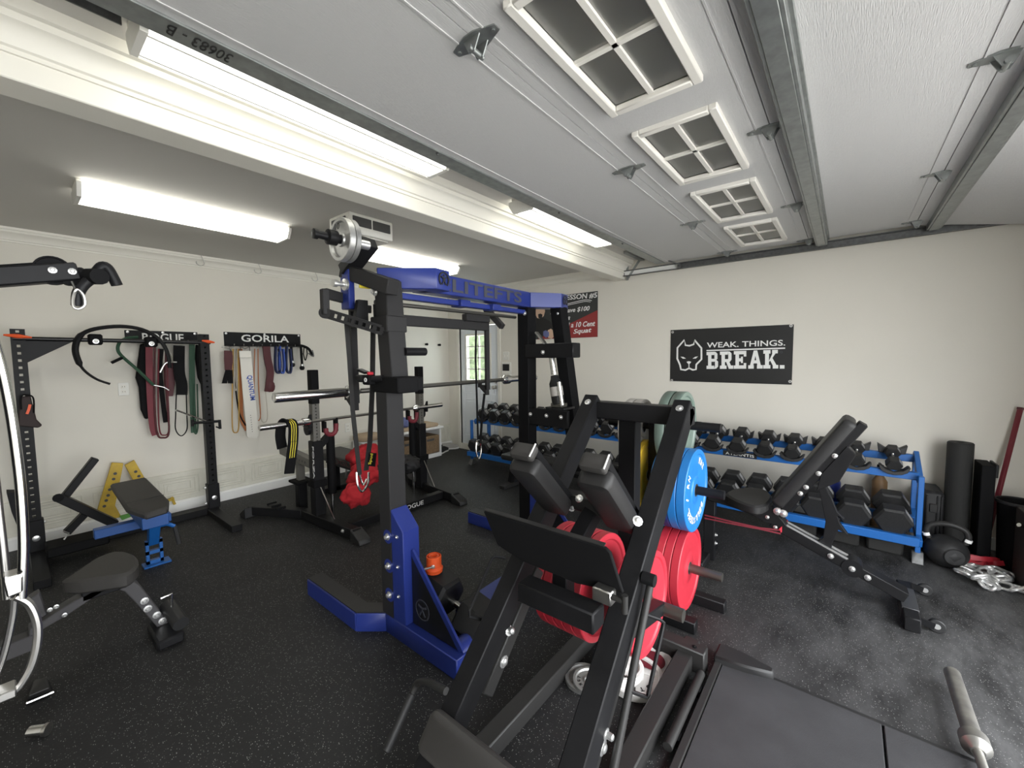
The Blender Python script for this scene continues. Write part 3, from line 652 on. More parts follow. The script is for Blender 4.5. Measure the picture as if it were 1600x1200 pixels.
# far side: rear legs, cross plates and jack
MB().beam((2.60, 1.665, 1.80), (2.57, 1.475, .62), .10, .09, (0,1,0)).build('slant_leg', 'blackmatte', rig, .004)
MB().box(2.36, 2.46, 1.40, 1.80, 1.435, 1.535).build('jack_crossbar', 'black', rig, .006)
bolts(rig, [(2.358, 1.64, 1.475)], (-1,0,0), .011, .01)
MB().box(2.37, 2.40, 1.45, 1.87, .955, 1.075).build('jack_plate', 'black', rig, .004)
bolts(rig, [(2.368, 1.76, 1.03), (2.368, 1.62, 1.03), (2.368, 1.50, 1.03)], (-1,0,0), .011, .01)
MB().box(2.38, 2.52, 1.48, 1.64, 1.075, 1.09).build('jack_shelf', 'blackgloss', rig, .003)
jb, jt = V((2.43, 1.555, 1.09)), V((2.43, 1.615, 1.44)); jd = (jt-jb).normalized()
MB().box(2.39, 2.47, 1.51, 1.60, 1.09, 1.12).build('jack_base', 'darksteel', rig, .004)
MB().lathe([(.045,.02),(.045,.17),(.03,.20),(.026,.225)], jb, jd, 18).build('jack_body', 'blackgloss', rig)
MB().lathe([(.0455,.08),(.0455,.145)], jb, jd, 18).build('jack_label', 'plategrey', rig)
MB().cyl(jb+jd*.23, jt, .021, n=14).build('jack_ram', 'chrome', rig)
MB().cyl(jb+V((-.03,-.045,.02)), jb+V((-.03,-.045,.02))+jd*.16, .015, n=12).build('jack_pump', 'chrome', rig)
MB().beam(AX(838, 519, 2.38), AX(858, 545, 2.38), .012, .035, (1,0,0)).build('brace_strip', 'steel', rig, .002)
bolts(rig, [(2.362, 1.80, 1.755), (2.556, 1.64, 1.755)], (-1,0,0), .012, .01)
# loose items of the rig
t = thing('weight_plate', 'small iron weight plate on the rig counterweight lever', 'plate', hz0)
def disc(name, material, c, axis, R, T, parent=None, hub=.026, style='iron'):
    if style == 'iron': prof = [(hub,-T*.35),(hub,T*.35),(R*.30,T*.35),(R*.34,T*.12),(R*.78,T*.12),(R*.83,T*.5),(R*.97,T*.5),(R,T*.38),(R,-T*.38),(R*.97,-T*.5),(R*.83,-T*.5),(R*.78,-T*.12),(R*.34,-T*.12),(R*.30,-T*.35)]
    else: prof = [(hub,-T*.42),(hub,T*.42),(R*.30,T*.42),(R*.33,T*.30),(R*.42,T*.30),(R*.45,T*.36),(R*.86,T*.36),(R*.89,T*.5),(R*.985,T*.5),(R,T*.42),(R,-T*.42),(R*.985,-T*.5),(R*.89,-T*.5),(R*.86,-T*.36),(R*.45,-T*.36),(R*.42,-T*.30),(R*.33,-T*.30),(R*.30,-T*.42)]
    return MB().lathe(prof, c, axis, 44, closed=True).build(name, material, parent)
pc = hz0+hdir*.135
disc('disc', 'platinum', pc, (1,0,0), .10, .03, t, .022); disc('backing_disc', 'iron', pc+V((.03,0,0)), (1,0,0), .10, .025, t, .022)
lettering(t, '10', pc+V((-.017,.028,.045)), pc+V((-.017,-.012,.045)), .028, (0,0,1), 'ink_black')
# barbell on the hooks
def barbell(name, label, a, b, sl, rs=.025, rb=.0145, msl='chrome', mb_='darksteel', stripes=()):
    a, b = V(a), V(b); d = (b-a).normalized(); L = (b-a).length; t = thing(name, label, 'barbell', (a+b)/2)
    MB().cyl(a+d*sl, b-d*sl, rb, n=14).build('shaft', mb_, t)
    for p, s in ((a, 1), (b, -1)):
        MB().lathe([(rs*.7,0),(rs,.004),(rs,sl-.035),(rs*.8,sl-.034)], p, d*s, 20).build('sleeve', msl, t)
        MB().lathe([(rs*1.05,sl-.075),(rs*1.5,sl-.07),(rs*1.5,sl-.025),(rs*.7,sl)], p, d*s, 20).build('collar', msl, t)
    return t
barbell('barbell', 'barbell with shiny sleeves resting in the rig hooks', (.80, 2.13, 1.262), (2.95, 2.13, 1.262), .45)
# red clamp camera on the bar hook
t = thing('clamp_mount', 'small black and red clamp hanging on the near rig post', 'clamp', AX(577, 590, 1.16))
q = AX(577, 592, 1.16); MB().box(q.x-.02, q.x+.02, q.y-.03, q.y+.035, q.z-.03, q.z+.02).build('body', 'blackmatte', t, .006)
MB().cyl(q+V((0,.03,.0)), q+V((0,.10,0)), .02, n=12).build('knob', 'black', t); MB().cyl(q+V((0,-.03,.0)), q+V((.02,-.09,.005)), .016, n=12).build('arm', 'black', t)
MB().box(q.x-.015, q.x+.015, q.y-.02, q.y, q.z+.02, q.z+.036).build('latch', 'red', t, .004); MB().lathe([(.007,0),(.011,0),(.011,.003),(.007,.003)], q+V((-.02,0,-.004)), (-1,0,0), 14, closed=True).build('dial', 'ink_white', t)
MB().beam(q+V((0,.02,.03)), q+V((0,.09,.045)), .03, .012).build('flag', 'black', t)
# belt squat straps hanging from the perforated bar
t = thing('pull_strap', 'long olive straps hanging from the rig with chrome hooks', 'strap', AY(568, 700, 2.02))
SB = AY(566, 752, 2.02)
MB().ribbon([AY(541, 500, 2.0), AY(546, 560, 2.01), AY(551, 640, 2.02), AY(562, 742, 2.02)], (1,0,0), .024, .005).build('strap', 'greymetal', t)
MB().ribbon([AY(583, 512, 1.94), AY(582, 600, 1.97), AY(578, 690, 2.0), AY(572, 735, 2.02)], (1,0,0), .028, .005).build('strap', 'greymetal', t)
MB().tube(cr([AY(557,738,2.02), AY(559,758,2.01), AY(566,768,2.01), AY(575,755,2.02), AY(576,738,2.02)], 6), .006, 8).build('hook', 'chrome', t)
MB().tube(cr([AY(561,736,2.03), AY(564,750,2.03), AY(568,757,2.03), AY(573,748,2.03)], 6), .005, 8).build('hook', 'chrome', t)
k = MB().prism([AY(578,707,1.985), AY(588,708,1.985), AY(586,729,1.985), AY(575,728,1.985)], (0,-.003,0)).build('tag', 'blackmatte', t)
lettering(k, 'Spud', AY(580.5,726,1.98), AY(584,709,1.98), .022, AY(575,710,1.98)-AY(585,710,1.98), 'ink_yellow')
t = thing('pull_strap', 'thin black strap hanging from the far rig hook with a chrome carabiner', 'strap', (2.27, 2.02, 1.0))
MB().ribbon([AY(744,500,2.05), AY(743,560,2.05), AY(745,620,2.05), AY(747,690,2.05)], (1,0,0), .016, .004).build('strap', 'blackmatte', t)
MB().ribbon([AY(757,615,2.05), AY(753,650,2.05), AY(751,690,2.05)], (1,0,0), .022, .004).build('strap', 'blackmatte', t)
MB().tube(cr([AY(745,690,2.05), AY(744,706,2.05), AY(748,718,2.05), AY(752,706,2.05), AY(751,690,2.05)], 5, True), .006, 7, True).build('carabiner', 'chrome', t)

# ================================================================ LEG PRESS MACHINE
lp = thing('leg_press', 'black plate loaded leg press machine with angled rails in front', 'exercise machine', (1.2, .77, 0))
nx, nz = -.70711, .70711
def rl(x, y, off=0.0): return V((x+nx*off, y, x-.54+nz*off))
for y in (.535, .965):
    MB().beam(rl(.56, y, -.045), rl(1.80, y, -.045), .07, .09, (nx, 0, nz)).build('rail', 'black', lp, .004)
    bolts(lp, [rl(1.765, y, .0)], (nx, 0, nz), .012, .004)
    MB().box(.42, 2.03, y-.035, y+.035, 0, .075).build('base_rail', 'greymetal', lp, .005)
MB().box(1.79, 1.87, .50, 1.0, 1.145, 1.225).build('top_crossbar', 'black', lp, .005)
MB().box(1.83, 1.90, .752, .836, 0, 1.15).build('center_post', 'blackmatte', lp, .004)
MB().box(1.90, 1.97, .45, 1.05, .0, .10).build('rear_crossbar', 'greymetal', lp, .005)
bolts(lp, [(1.93, .50, .10)], (0,0,1), .008, .004, 'blackmatte')
# carriage
MB().prism([AX(755,799,1.16), AX(945,856,1.16), AX(953,864,1.16), AX(973,928,1.16), AX(900,912,1.16), AX(815,877,1.16), AX(777,852,1.16)], (.014, 0, 0)).build('foot_plate', 'blackmatte', lp, .003)
MB().prism([AX(756,798,1.162)+V((0,0,.001)), AX(944,855,1.162)+V((0,0,.001)), AX(944,855,1.162)+V((.012,0,.006)), AX(756,798,1.162)+V((.012,0,.006))], (0,0,.004)).build('tread_edge', 'greymetal', lp)
MB().beam(AX(818,918,1.10), AX(936,968,1.10), .075, .068).build('carriage_crossbar', 'black', lp, .005)
for y, a, b in ((.955, .90, 1.22), (.545, .86, 1.24)):
    MB().beam(rl(a, y, -.125), rl(b, y, -.125), .06, .06, (nx,0,nz)).build('carriage_sleeve', 'greymetal', lp, .004)
    MB().beam(rl(b-.08, y, -.13), V((1.58, y, .45)), .05, .05).build('carriage_link', 'black', lp, .004)
    bolts(lp, [V((rl(a+.08, y, -.125).x, y-.034, rl(a+.08, y, -.125).z))], (0,-1,0), .016, .008)
MB().cyl((1.58, .45, .45), (1.58, 1.14, .45), .025, n=18).build('weight_horn', 'darksteel', lp)
MB().box(1.20, 1.26, .74, .80, .50, .78).build('carriage_post', 'black', lp, .004); bolts(lp, [(1.198, .77, .70)], (-1,0,0), .015, .008)
q = AX(945, 925, 1.14); MB().box(q.x-.02, q.x+.02, q.y-.03, q.y+.035, q.z-.03, q.z+.015).build('latch_block', 'steel', lp, .004)
MB().cyl(q+V((-.01,-.02,0)), q+V((-.01,-.075,0)), .009, n=10).cyl(q+V((-.01,-.07,.02)), q+V((-.01,-.07,-.035)), .010, n=10).build('latch_pin', 'greymetal', lp)
# shoulder pads
for yl, (ta, ba) in ((.90, ((820,716),(876,786))), (.63, ((930,735),(978,812)))):
    A, B = AY(*ta, yl), AY(*ba, yl); dx = (B-A).normalized(); c = (A+B)/2; n = dx.cross(V((0,1,0))).normalized()
    if n.x > 0: n = -n
    L = (B-A).length/2
    MB().pad(c+n*.02, dx, (0,1,0), n, L, .062, .036, .028).build('shoulder_pad', 'vinyl', lp)
    MB().beam(A-n*.03-dx*.02, B-n*.03+dx*.02, .085, .03, n).build('pad_board', 'blackmatte', lp, .004)
    MB().pad(A-dx*.02-n*.015, n, (0,1,0), dx, .032, .05, .022, .015).build('head_roll', 'vinylgrey', lp)
    MB().ribbon([A-dx*.043+n*.012+V((0,-.05,0)), A-dx*.043-n*.042+V((0,-.05,0))], (0,1,0), .004, .004).build('piping', 'ink_white', lp)
A, B = AY(880,782,.90), AY(968,806,.62)
MB().beam(A+V((.04,.03,0)), B+V((.04,-.02,0)), .07, .06).build('pad_crossbar', 'greymetal', lp, .005)
bolts(lp, [AY(905,779,.80)], (-.7,0,.7), .012, .006); bolts(lp, [AX(996, 814, 1.20)], (-.5,-.6,.5), .012, .008)
for px, py, yy in ((893,793,.86), (974,796,.60)): bolts(lp, [AY(px,py,yy)], (-.5,-.7,.2), .012, .02)
MB().beam((A+B)/2+V((.04,0,-.02)), V((1.25, .77, .70)), .06, .06, (1,0,0)).build('pad_post', 'blackmatte', lp, .004)
# seat board at the bottom of the rails
c8 = [AY(680,1103,1.0), AY(654,1172,1.0), V((.62,.60,.12)), V((.80,.50,.36))]
dn = (c8[1]-c8[0]).cross(c8[3]-c8[0]).normalized()
if dn.z < 0: dn = -dn
ux = V((0,1,0)); u2 = V((.62,0,.78)); u2 = (u2-ux*u2.dot(ux)).normalized()
sc_ = (c8[0]+c8[1])/2 + V((0,-.25,0))
MB().pad(sc_, ux, u2, ux.cross(u2), .25, .062, .022, .03).build('seat_board', 'vinylgrey', lp)
MB().beam((.45, .75, .05), sc_-V((0,0,.03)), .06, .05).build('seat_support', 'black', lp, .004)
# left hand lever, right rod and loop
H = [AY(697,1080,1.0), AY(672,1067,1.09), AY(655,1066,1.16), AY(645,1082,1.18), AY(605,1170,1.18)]
MB().tube(cr(H, 6), .0125, 10).build('hand_lever', 'greymetal', lp)
MB().tube(cr([AY(644,1084,1.18), AY(604,1172,1.18)], 6), .016, 10).build('lever_grip', 'rubber', lp)
MB().cyl(AY(1017,908,.475), AY(958,1205,.475), .012, n=12).build('guide_rod', 'greymetal', lp)
q = AY(1014,905,.475); MB().cyl(q+V((0,.02,0)), q+V((0,-.02,0)), .02, n=14).build('rod_bracket', 'black', lp)
MB().tube([AY(1008,960,.475), AY(1031,968,.44), AY(1037,973,.43), AY(1036,980,.43), AY(1013,1084,.43), AY(1010,1089,.435), AY(985,1080,.47)], .006, 8).build('safety_loop', 'black', lp)
MB().tube([AY(790,872,1.02), AY(773,869,1.05), AY(769,873,1.05), AY(733,955,1.05), AY(734,963,1.05), AY(752,968,1.02)], .006, 8).build('safety_loop', 'black', lp)
bolts(lp, [AY(947,1147,.5)], (0,-1,0), .012, .02); bolts(lp, [AY(795,985,.93)], (0,-1,.3), .014, .02)
def bumper(label, material, c, axis, R=.225, T=.045, group=None):
    t = thing('bumper_plate', label, 'plate', c, group)
    disc('disc', material, c, axis, R, T, t, style='b')
    MB().lathe([(.0255,-T*.45),(.0255,T*.45),(.034,T*.45),(.034,-T*.45)], c, axis, 24, closed=True).build('hub_ring', 'steel', t)
    return t
for i in range(5): bumper('red bumper plate on the leg press far side, %s from the center' % ORD[i], 'platered', (1.58, .80+i*.045, .45), (0,1,0), T=.042, group='red plates on the leg press')
for i in range(2): bumper('red bumper plate on the leg press near side, %s from the horn tip' % ORD[i], 'platered', (1.58, .60+i*.045, .45), (0,1,0), .205, .042, group='red plates on the leg press')

# ================================================================ PLATE TREE
pt = thing('plate_tree', 'black upright plate tree standing behind the leg press', 'plate rack', (2.35, .845, 0))
MB().box(2.32, 2.38, .815, .875, .06, 1.16).build('post', 'black', pt, .004)
MB().box(2.44, 2.50, .48, 1.20, 0, .06).box(2.16, 2.22, .56, 1.14, 0, .06).box(2.19, 2.47, .815, .875, .0, .06).build('base', 'black', pt, .004)
HZ = [(.255, -1, .475, 2.35), (.705, -1, .475, 2.35), (1.06, -1, .50, 2.35), (.30, 1, 1.13, 2.35), (.745, 1, 1.13, 2.35), (1.04, 1, 1.13, 2.35)]
for z, s, ye, xx in HZ: MB().cyl((xx, .845, z), (xx, ye, z), .024, n=18).build('horn', 'darksteel' if z < .5 else 'black', pt)
for i in range(3): bumper('bright red bumper plate low on the plate tree, %s from outside' % ORD[i], 'platered', (2.35, .66+i*.045, .255), (0,1,0), T=.043, group='low red plates')
cols = ['plateblue', 'plateblue', 'platenavy', 'plateblue']; nm = ['light blue bumper plate with white lettering, outermost on the plate tree', 'light blue bumper plate directly behind the lettered blue plate', 'dark navy bumper plate in the blue stack on the plate tree', 'light blue bumper plate innermost on the plate tree']
for i in range(4):
    o = bumper(nm[i], cols[i], (2.35, .635+i*.047, .705), (0,1,0), .225, .045, 'blue plates on the plate tree')
    if i == 0:
        def arc_text(parent, body, c, R, a0, step, h, m, nrm=(0,-1,0), s=(1,0,0), u=(0,0,1)):
            c, s, u, nrm = V(c), V(s), V(u), V(nrm)
            for k, ch in enumerate(body):
                if ch == ' ': continue
                a = math.radians(a0-step*k); rad = s*math.cos(a)+u*math.sin(a); tg = s*math.sin(a)-u*math.cos(a)
                b = c+rad*R
                lettering(parent, ch, b-tg*h*.36, b+tg*h*.36, h, rad, m, .002, .02)
        arc_text(o, 'STEEL / RN', (2.35, .635-.018, .705), .145, 262, 13, .036, 'ink_white')
        arc_text(o, 'BELLS', (2.35, .635-.018, .705), .145, 315, 13, .036, 'ink_white'); arc_text(o, 'MAX', (2.35, .635-.018, .705), .145, 70, 14, .036, 'ink_white')
for i in range(3): bumper('yellow bumper plate on the plate tree, %s from the post' % ORD[i], 'plateyellow', (2.35, .895+i*.033, .745), (0,1,0), .205, .03, group='yellow plates')
for i, l in enumerate(('sage green bumper plate on the top horn, outer one', 'sage green bumper plate on the top horn, inner one')): bumper(l, 'plategreen', (2.35, .70+i*.055, 1.04), (0,1,0), .205, .05, 'green plates')
for i, l in enumerate(('grey steel plate high on the plate tree, nearest the post', 'grey steel plate high on the plate tree, farther from the post')): bumper(l, 'plategrey', (2.35, .93+i*.05, 1.02), (0,1,0), .17, .045, 'grey plates')
# loose plates on the floor under the press
def floor_plate(label, material, x, y, z, R, T, word=None, inner=None):
    t = thing('weight_plate', label, 'plate', (x, y, z), 'plates lying on the floor')
    disc('disc', material, (x, y, z+T/2), (0,0,1), R, T, t)
    if inner: MB().lathe([(.03, T*.9), (R*.62, T*.9), (R*.62, T*.93)], (x,y,z), (0,0,1), 30).build('center_label', inner, t)
    if word: arc_text(t, word, (x, y, z+T*.64), R*.56, 250, 24, R*.17, 'ink_black', (0,0,1), (1,0,0), (0,1,0))
floor_plate('white steel plate on the floor under the press, bottom one', 'platewhite', 1.69, .69, .0, .13, .035, 'STRONG')
floor_plate('smaller white steel plate lying on top of the white plate', 'platewhite', 1.66, .74, .035, .10, .035, 'ONGA')
floor_plate('white plate with a pink center leaning behind the white plates', 'platewhite', 1.82, .66, .0, .10, .03, None, 'redband')
floor_plate('grey iron plate flat on the floor between the base rails', 'platinum', 1.545, .86, 0, .085, .022, 'STEPX')
floor_plate('grey iron plate lying on the other grey plate', 'platinum', 1.525, .82, .022, .075, .02, 'STRENGT')
# ================================================================ LEFT: FOLDING RACK AGAINST THE BACK WALL
lr = thing('squat_rack', 'black perforated squat rack standing against the back wall', 'squat rack', (.62, 4.6, 0))
def ladder(x, y, z0, z1, w, pitch, hole, name='upright', material='black', par=None, dy=.06):
    mb = MB(); s = (w-hole)/2
    for sg in (-1, 1): mb.box(x+sg*(w/2-s/2)-s/2, x+sg*(w/2-s/2)+s/2, y-dy/2, y+dy/2, z0, z1)
    z = z0
    while z < z1-.001:
        mb.box(x-hole/2-.001, x+hole/2+.001, y-dy/2, y+dy/2, z, min(z+pitch-hole, z1)); z += pitch
    return mb.build(name, material, par)
ladder(.065, 4.62, .06, 1.68, .07, .052, .018, par=lr); ladder(1.165, 4.62, .06, 1.68, .07, .052, .016, par=lr, dy=.07)
MB().cyl((.04, 4.60, 1.612), (1.21, 4.60, 1.604), .016, n=14).build('pullup_bar', 'blackgloss', lr)
MB().prism([(.10, 4.60, 1.60), (.34, 4.60, 1.60), (.10, 4.60, 1.44)], (0, .008, 0)).build('gusset', 'black', lr)
for a, b in (((.0, 4.57, 1.635), (.13, 4.57, 1.62)), ((1.14, 4.565, 1.62), (1.235, 4.565, 1.605))):
    a, b = V(a), V(b); MB().tube([a, a+(b-a)*.3, a+(b-a)*.5, a+(b-a)*.7, b], [.006, .012, .016, .012, .006], 8).build('orange_tie', 'orange', lr)
MB().box(.03, 1.20, 4.585, 4.645, 0, .06).build('rear_base', 'black', lr, .004)
for x in (.065, 1.145): MB().box(x-.04, x+.04, 3.93, 4.66, .0, .055).build('foot', 'black', lr, .004)
for x in (.065, 1.165):
    bolts(lr, [(x, 4.582, .15)], (0,-1,0), .026, .012); bolts(lr, [(x-.055, 4.62, .10), (x-.055, 4.62, .25)], (-1,0,0), .012, .012); bolts(lr, [(x+.04, 4.62, .10), (x+.04, 4.62, .25)], (1,0,0), .012, .012)
    MB().box(x-.045, x+.045, 4.575, 4.665, .05, .28).build('post_sleeve', 'black', lr, .004)
# clamp-on bow and other things on it
t = thing('bow_bar', 'black curved bow bar clipped onto the pull up bar', 'bar', AY(190, 540, 4.56))
arc = [AY(*p, 4.56) for p in ((172,600),(150,592),(130,577),(120,558),(118,541),(126,524),(148,514),(188,510),(222,515),(246,528),(259,545),(264,562),(265,575))]
pts = cr(arc, 4); n = len(pts)
MB().tube(pts, [.009 if i < n*.2 else .020 if i < n*.42 else .015 for i in range(n)], 9).build('bow', 'black', t)
for px, py in ((149, 529), (236, 533)):
    q = AY(px, py, 4.57); MB().box(q.x-.04, q.x+.04, 4.55, 4.62, q.z-.05, q.z+.035).build('clip', 'blackmatte', t, .01); bolts(t, [q+V((0,-.02,-.022))], (0,-1,0), .014, .006)
MB().tube(cr([AY(264,566,4.56), AY(276,566,4.54), AY(268,566,4.56), AY(258,568,4.56), AY(250,582,4.56)], 4), .007, 7).build('foot', 'steel', t)
t = thing('tool_pouch', 'black drawstring pouch hanging from the left rack upright', 'bag', AY(39, 640, 4.54))
MB().prism([AY(*p, 4.56) for p in ((33,619),(48,619),(50,628),(57,655),(66,664),(60,668),(28,665),(29,645),(31,628))], (0, -.03, 0)).build('pouch', 'pouch', t, .006)
MB().tube(cr([AY(33,640,4.52), AY(33,620,4.52), AY(42,617,4.52), AY(52,622,4.52), AY(53,645,4.52)], 5), .005, 7).build('cord', 'blackmatte', t)
MB().ribbon([AY(42,647,4.515), AY(45,640,4.515), AY(47,632,4.515)], (1,0,0), .014, .004).build('mark', 'orange', t)
t = thing('band_peg', 'chrome peg with black crank on the right rack upright', 'peg', AY(325, 660, 4.55))
MB().tube([AY(275,641,4.45), AY(330,661,4.55)], .008, 8).build('peg', 'chrome', t)
MB().cyl(AY(300,661,4.52), AY(345,658,4.52), .012, n=10).cyl(AY(343,656,4.52), AY(344,670,4.52), .012, n=10).cyl(AY(344,669,4.52), AY(338,667,4.50), .007, n=8).cyl(AY(301,656,4.52), AY(301,666,4.52), .012, n=8).build('crank', 'black', t)

# ================================================================ BAND HANGERS
def hanger(label, x0, x1, z0, z1, word, wx0, wx1, npeg):
    t = thing('band_hanger', label, 'hook rack', ((x0+x1)/2, YB, (z0+z1)/2))
    b = MB().box(x0, x1, YB-.008, YB-.001, z0, z1).build('plate', 'black', t, .002)
    MB().box(x0, x1, YB-.16, YB-.008, z0-.004, z0+.004).build('shelf', 'black', t, .002)
    lettering(b, word, (wx0, YB-.0085, z1-.022-.075), (wx1, YB-.0085, z1-.022-.075), .075, (0,0,1), 'ink_white', bold=.015)
    for k in range(npeg):
        x = x0+(x1-x0)*(k+.5)/npeg; MB().tube([(x, YB-.02, z0-.008), (x, YB-.15, z0-.008), (x, YB-.165, z0+.015)], .005, 7).build('peg', 'steel', t)
    bolts(t, [(x0+.02, YB-.008, z1-.015), (x1-.02, YB-.008, z1-.015), ((x0+x1)/2, YB-.008, z1-.013)], (0,-1,0), .008, .004)
    return t
hanger('black band hanger plate lettered ROGUE behind the left rack', .675, 1.20, 1.612, 1.715, 'ROGUE', .79, 1.09, 7)
hanger('black band hanger plate lettered GORILA right of the left rack', 1.42, 2.18, 1.585, 1.728, 'GORILA', 1.575, 2.05, 9)
YH = YB-.06
def band(label, pts, w, material, y=YH, cat='band', thick=.006, smooth=True, name='resistance_band', group=None, closed=False, par=None):
    P = [AY(px, py, y-.004*(i % 2)) for i, (px, py) in enumerate(pts)]
    if smooth: P = cr(P, 5, closed)
    o = MB().ribbon(P, (1,0,0), w, thick, closed).build(name, material, par)
    if par is None: tag(o, label, cat, group)
    return o
def loop(label, x0, x1, ytop, ybot, r, material, y=YH, name='resistance_band', cat='band', drift=0, par=None, group=None):
    P = [AY(*p, y) for p in ((x0+1, ytop), (x0, (ytop+ybot)/2), (x0+drift, ybot-10), ((x0+x1)/2+drift, ybot), (x1+drift, ybot-10), (x1, (ytop+ybot)/2), (x1-1, ytop))]
    o = MB().tube(cr(P, 6), r, 7).build(name, material, par)
    if par is None: tag(o, label, cat, group)
    return o
# first hanger
o = tag(MB().prism([AY(*p, YH) for p in ((218,538),(232,535),(236,560),(238,650),(226,655),(219,640),(216,605),(211,590),(214,570))], (0,-.04,0)).build('dip_belt', 'blackmatte', None, .008), 'wide black padded dip belt hanging at the hanger left end', 'belt')
band('bright red band hanging in front of the black dip belt', ((233,538),(234,600),(238,660),(243,680)), .05, 'redband', YH-.07)
loop('long red band loop beside the bright red band', 241, 260, 540, 684, .008, 'maroon', YH-.08, drift=4)
loop('thin dark red band loop hanging furthest down', 247, 262, 545, 680, .006, 'redband', YH-.06, drift=2)
band('black band between the red loops', ((252,545),(250,580),(255,630),(259,660)), .035, 'blackmatte', YH-.05)
tag(MB().prism([AY(*p, YH-.03) for p in ((255,568),(272,566),(273,600),(270,619),(262,619),(256,600))], (0,-.01,0)).build('red_bag', 'maroon', None, .003), 'dark red mesh bag hanging under the hanger', 'bag')
band('wide black strap hanging right of the red bag', ((280,540),(280,580),(284,600),(284,617)), .085, 'blackmatte', YH-.08)
loop('thin black cord loop below the wide black strap', 274.5, 292, 615, 681, .005, 'blackmatte', YH-.09, cat='cord', name='cord_loop')
band('dark green band hanging near the right upright', ((300,538),(300,580),(301,630),(303,676)), .045, 'green', YH-.05)
loop('thin green band loop beside the dark green band', 303, 309, 600, 678, .006, 'green', YH-.06)
tag(MB().prism([AY(*p, YH) for p in ((305,538),(326,545),(330,600),(332,640),(326,650),(318,612),(308,590),(304,560))], (0,-.03,0)).build('black_harness', 'blackmatte', None, .008), 'black neck harness hanging behind the right rack upright', 'harness')
t = thing('grip_handle', 'dark green curved handle bar hanging left of the dip belt', 'handle', AY(205, 560, YH-.1))
MB().tube(cr([AY(*p, YH-.12) for p in ((216,527),(200,528),(188,534),(184,545),(190,556),(215,578),(240,602))], 5), .012, 8).build('bar', 'green', t)
MB().tube([AY(193,558,YH-.12), AY(174,567,YH-.12)], .012, 8).build('grip', 'blackmatte', t)
MB().tube(cr([AY(240,602,YH-.12), AY(255,605,YH-.12), AY(264,610,YH-.12)], 4), .006, 7).build('hook', 'steel', t)
# second hanger
t = thing('wrist_strap', 'red strap with black forked end at the hanger left end', 'strap', AY(357, 570, YH))
band(None, ((357,548),(357,562),(358,578)), .075, 'maroon', YH-.05, par=t, smooth=False, name='red_part')
MB().prism([AY(*p, YH-.055) for p in ((352,578),(363,578),(364,599),(356,599),(355.5,592),(354.5,599),(346.5,599))], (0,-.008,0)).build('black_end', 'blackmatte', t)
MB().tube([AY(346,542,YH-.06), AY(359,544,YH-.08), AY(361,549,YH-.06)], .006, 7).build('buckle', 'chrome', t)
loop('yellow rubber band loop left of the white belt', 363, 373, 545, 676, .006, 'bandyellow', YH-.05)
loop('tan rubber band loop beside the yellow loop', 366, 371, 545, 610, .006, 'bandtan', YH-.04)
band('long black cord curving behind the white belt', ((363,560),(367,600),(374,645),(384,665)), .012, 'blackmatte', YH-.03, name='cord', cat='cord')
band('rust orange band behind the white belt', ((375,545),(376,600),(377,650),(386,672)), .04, 'bandorange', YH-.02)
t = thing('lifting_belt', 'white lifting belt lettered QUANTUM in blue', 'belt', AY(390, 600, YH))
MB().ribbon([AY(*p, YH-.10) for p in ((383,548),(385,572),(389,620),(394,662),(395,680),(394,684))], (1,0,0), [.105,.105,.108,.112,.112,.08], .008).build('strap', 'beltwhite', t)
MB().box(AY(383,555,YH-.11).x-.055, AY(383,555,YH-.11).x+.055, YH-.125, YH-.112, AY(383,556,YH-.11).z-.02, AY(383,548,YH-.11).z).build('keeper', 'beltwhite', t, .004)
MB().tube([AY(375,552,YH-.12), AY(376,542,YH-.12), AY(383,545,YH-.12), AY(390,542,YH-.12), AY(391,552,YH-.12)], .005, 7).build('buckle', 'darksteel', t)
lettering(t, 'QUANTUM', AY(384.5,587,YH-.107), AY(390,626,YH-.107), .055, (1,0,.15), 'ink_blue', bold=.02)
for k in range(8): q = AY(391.5+k*.4, 649+k*3.6, YH-.107); MB().lathe([(.004,0),(.004,.001)], q, (0,-1,0), 8).build('eyelet', 'slot', t)
loop('pair of thin brown cords with a loop end right of the belt', 397, 404, 545, 657, .005, 'bandorange', YH-.06, cat='cord', name='cord_loop', drift=3)
loop('pale cord loop hanging from the hanger middle', 403, 414, 540, 660, .004, 'bandtan', YH-.05, cat='cord', name='cord_loop', drift=4)
band('red knee wrap twisted and hanging from the hanger middle', ((416,540),(418,560),(422,580),(421,596),(419,612)), .07, 'maroon', YH-.08, name='knee_wrap', cat='wrap', thick=.02)
tag(MB().ball(AY(423,604,YH-.08), .045, 12, (1,.5,1.5)).build('wrap_roll', 'maroon'), 'rolled end of the red knee wrap', 'wrap')
for k, (a, l, mt_) in enumerate(((432,'dark navy strap loop, left of the blue straps','navycloth'), (438,'blue strap loop with pale edge under the hanger','ink_blue'), (449,'dark blue strap loop, right of the blue straps','navycloth'))):
    P = [AY(*p, YH-.09) for p in ((a-1,541),(a-2,560),(a-1,578),(a+4,583),(a+6,570),(a+4,545))]
    tag(MB().ribbon(cr(P, 5), (0,1,0), .05, .012).build('lifting_strap', mt_), l, 'strap')
for a, b, l in ((455, 570, 'black rope handle with a ball end, left one'), (470, 575, 'black rope handle with a ball end, right one')):
    t = thing('triceps_rope', l, 'rope', AY(a, 560, YH-.09))
    MB().tube(cr([AY(a,542,YH-.09), AY(a+1,555,YH-.09), AY(a+2,b-6,YH-.09)], 4), .014, 8).build('rope', 'blackmatte', t)
    MB().ball(AY(a+2, b, YH-.09), .028, 12).build('ball_end', 'black', t); MB().cyl(AY(a+2,b-6,YH-.09), AY(a+2,b-3,YH-.09), .018, n=10).build('ferrule', 'steel', t)
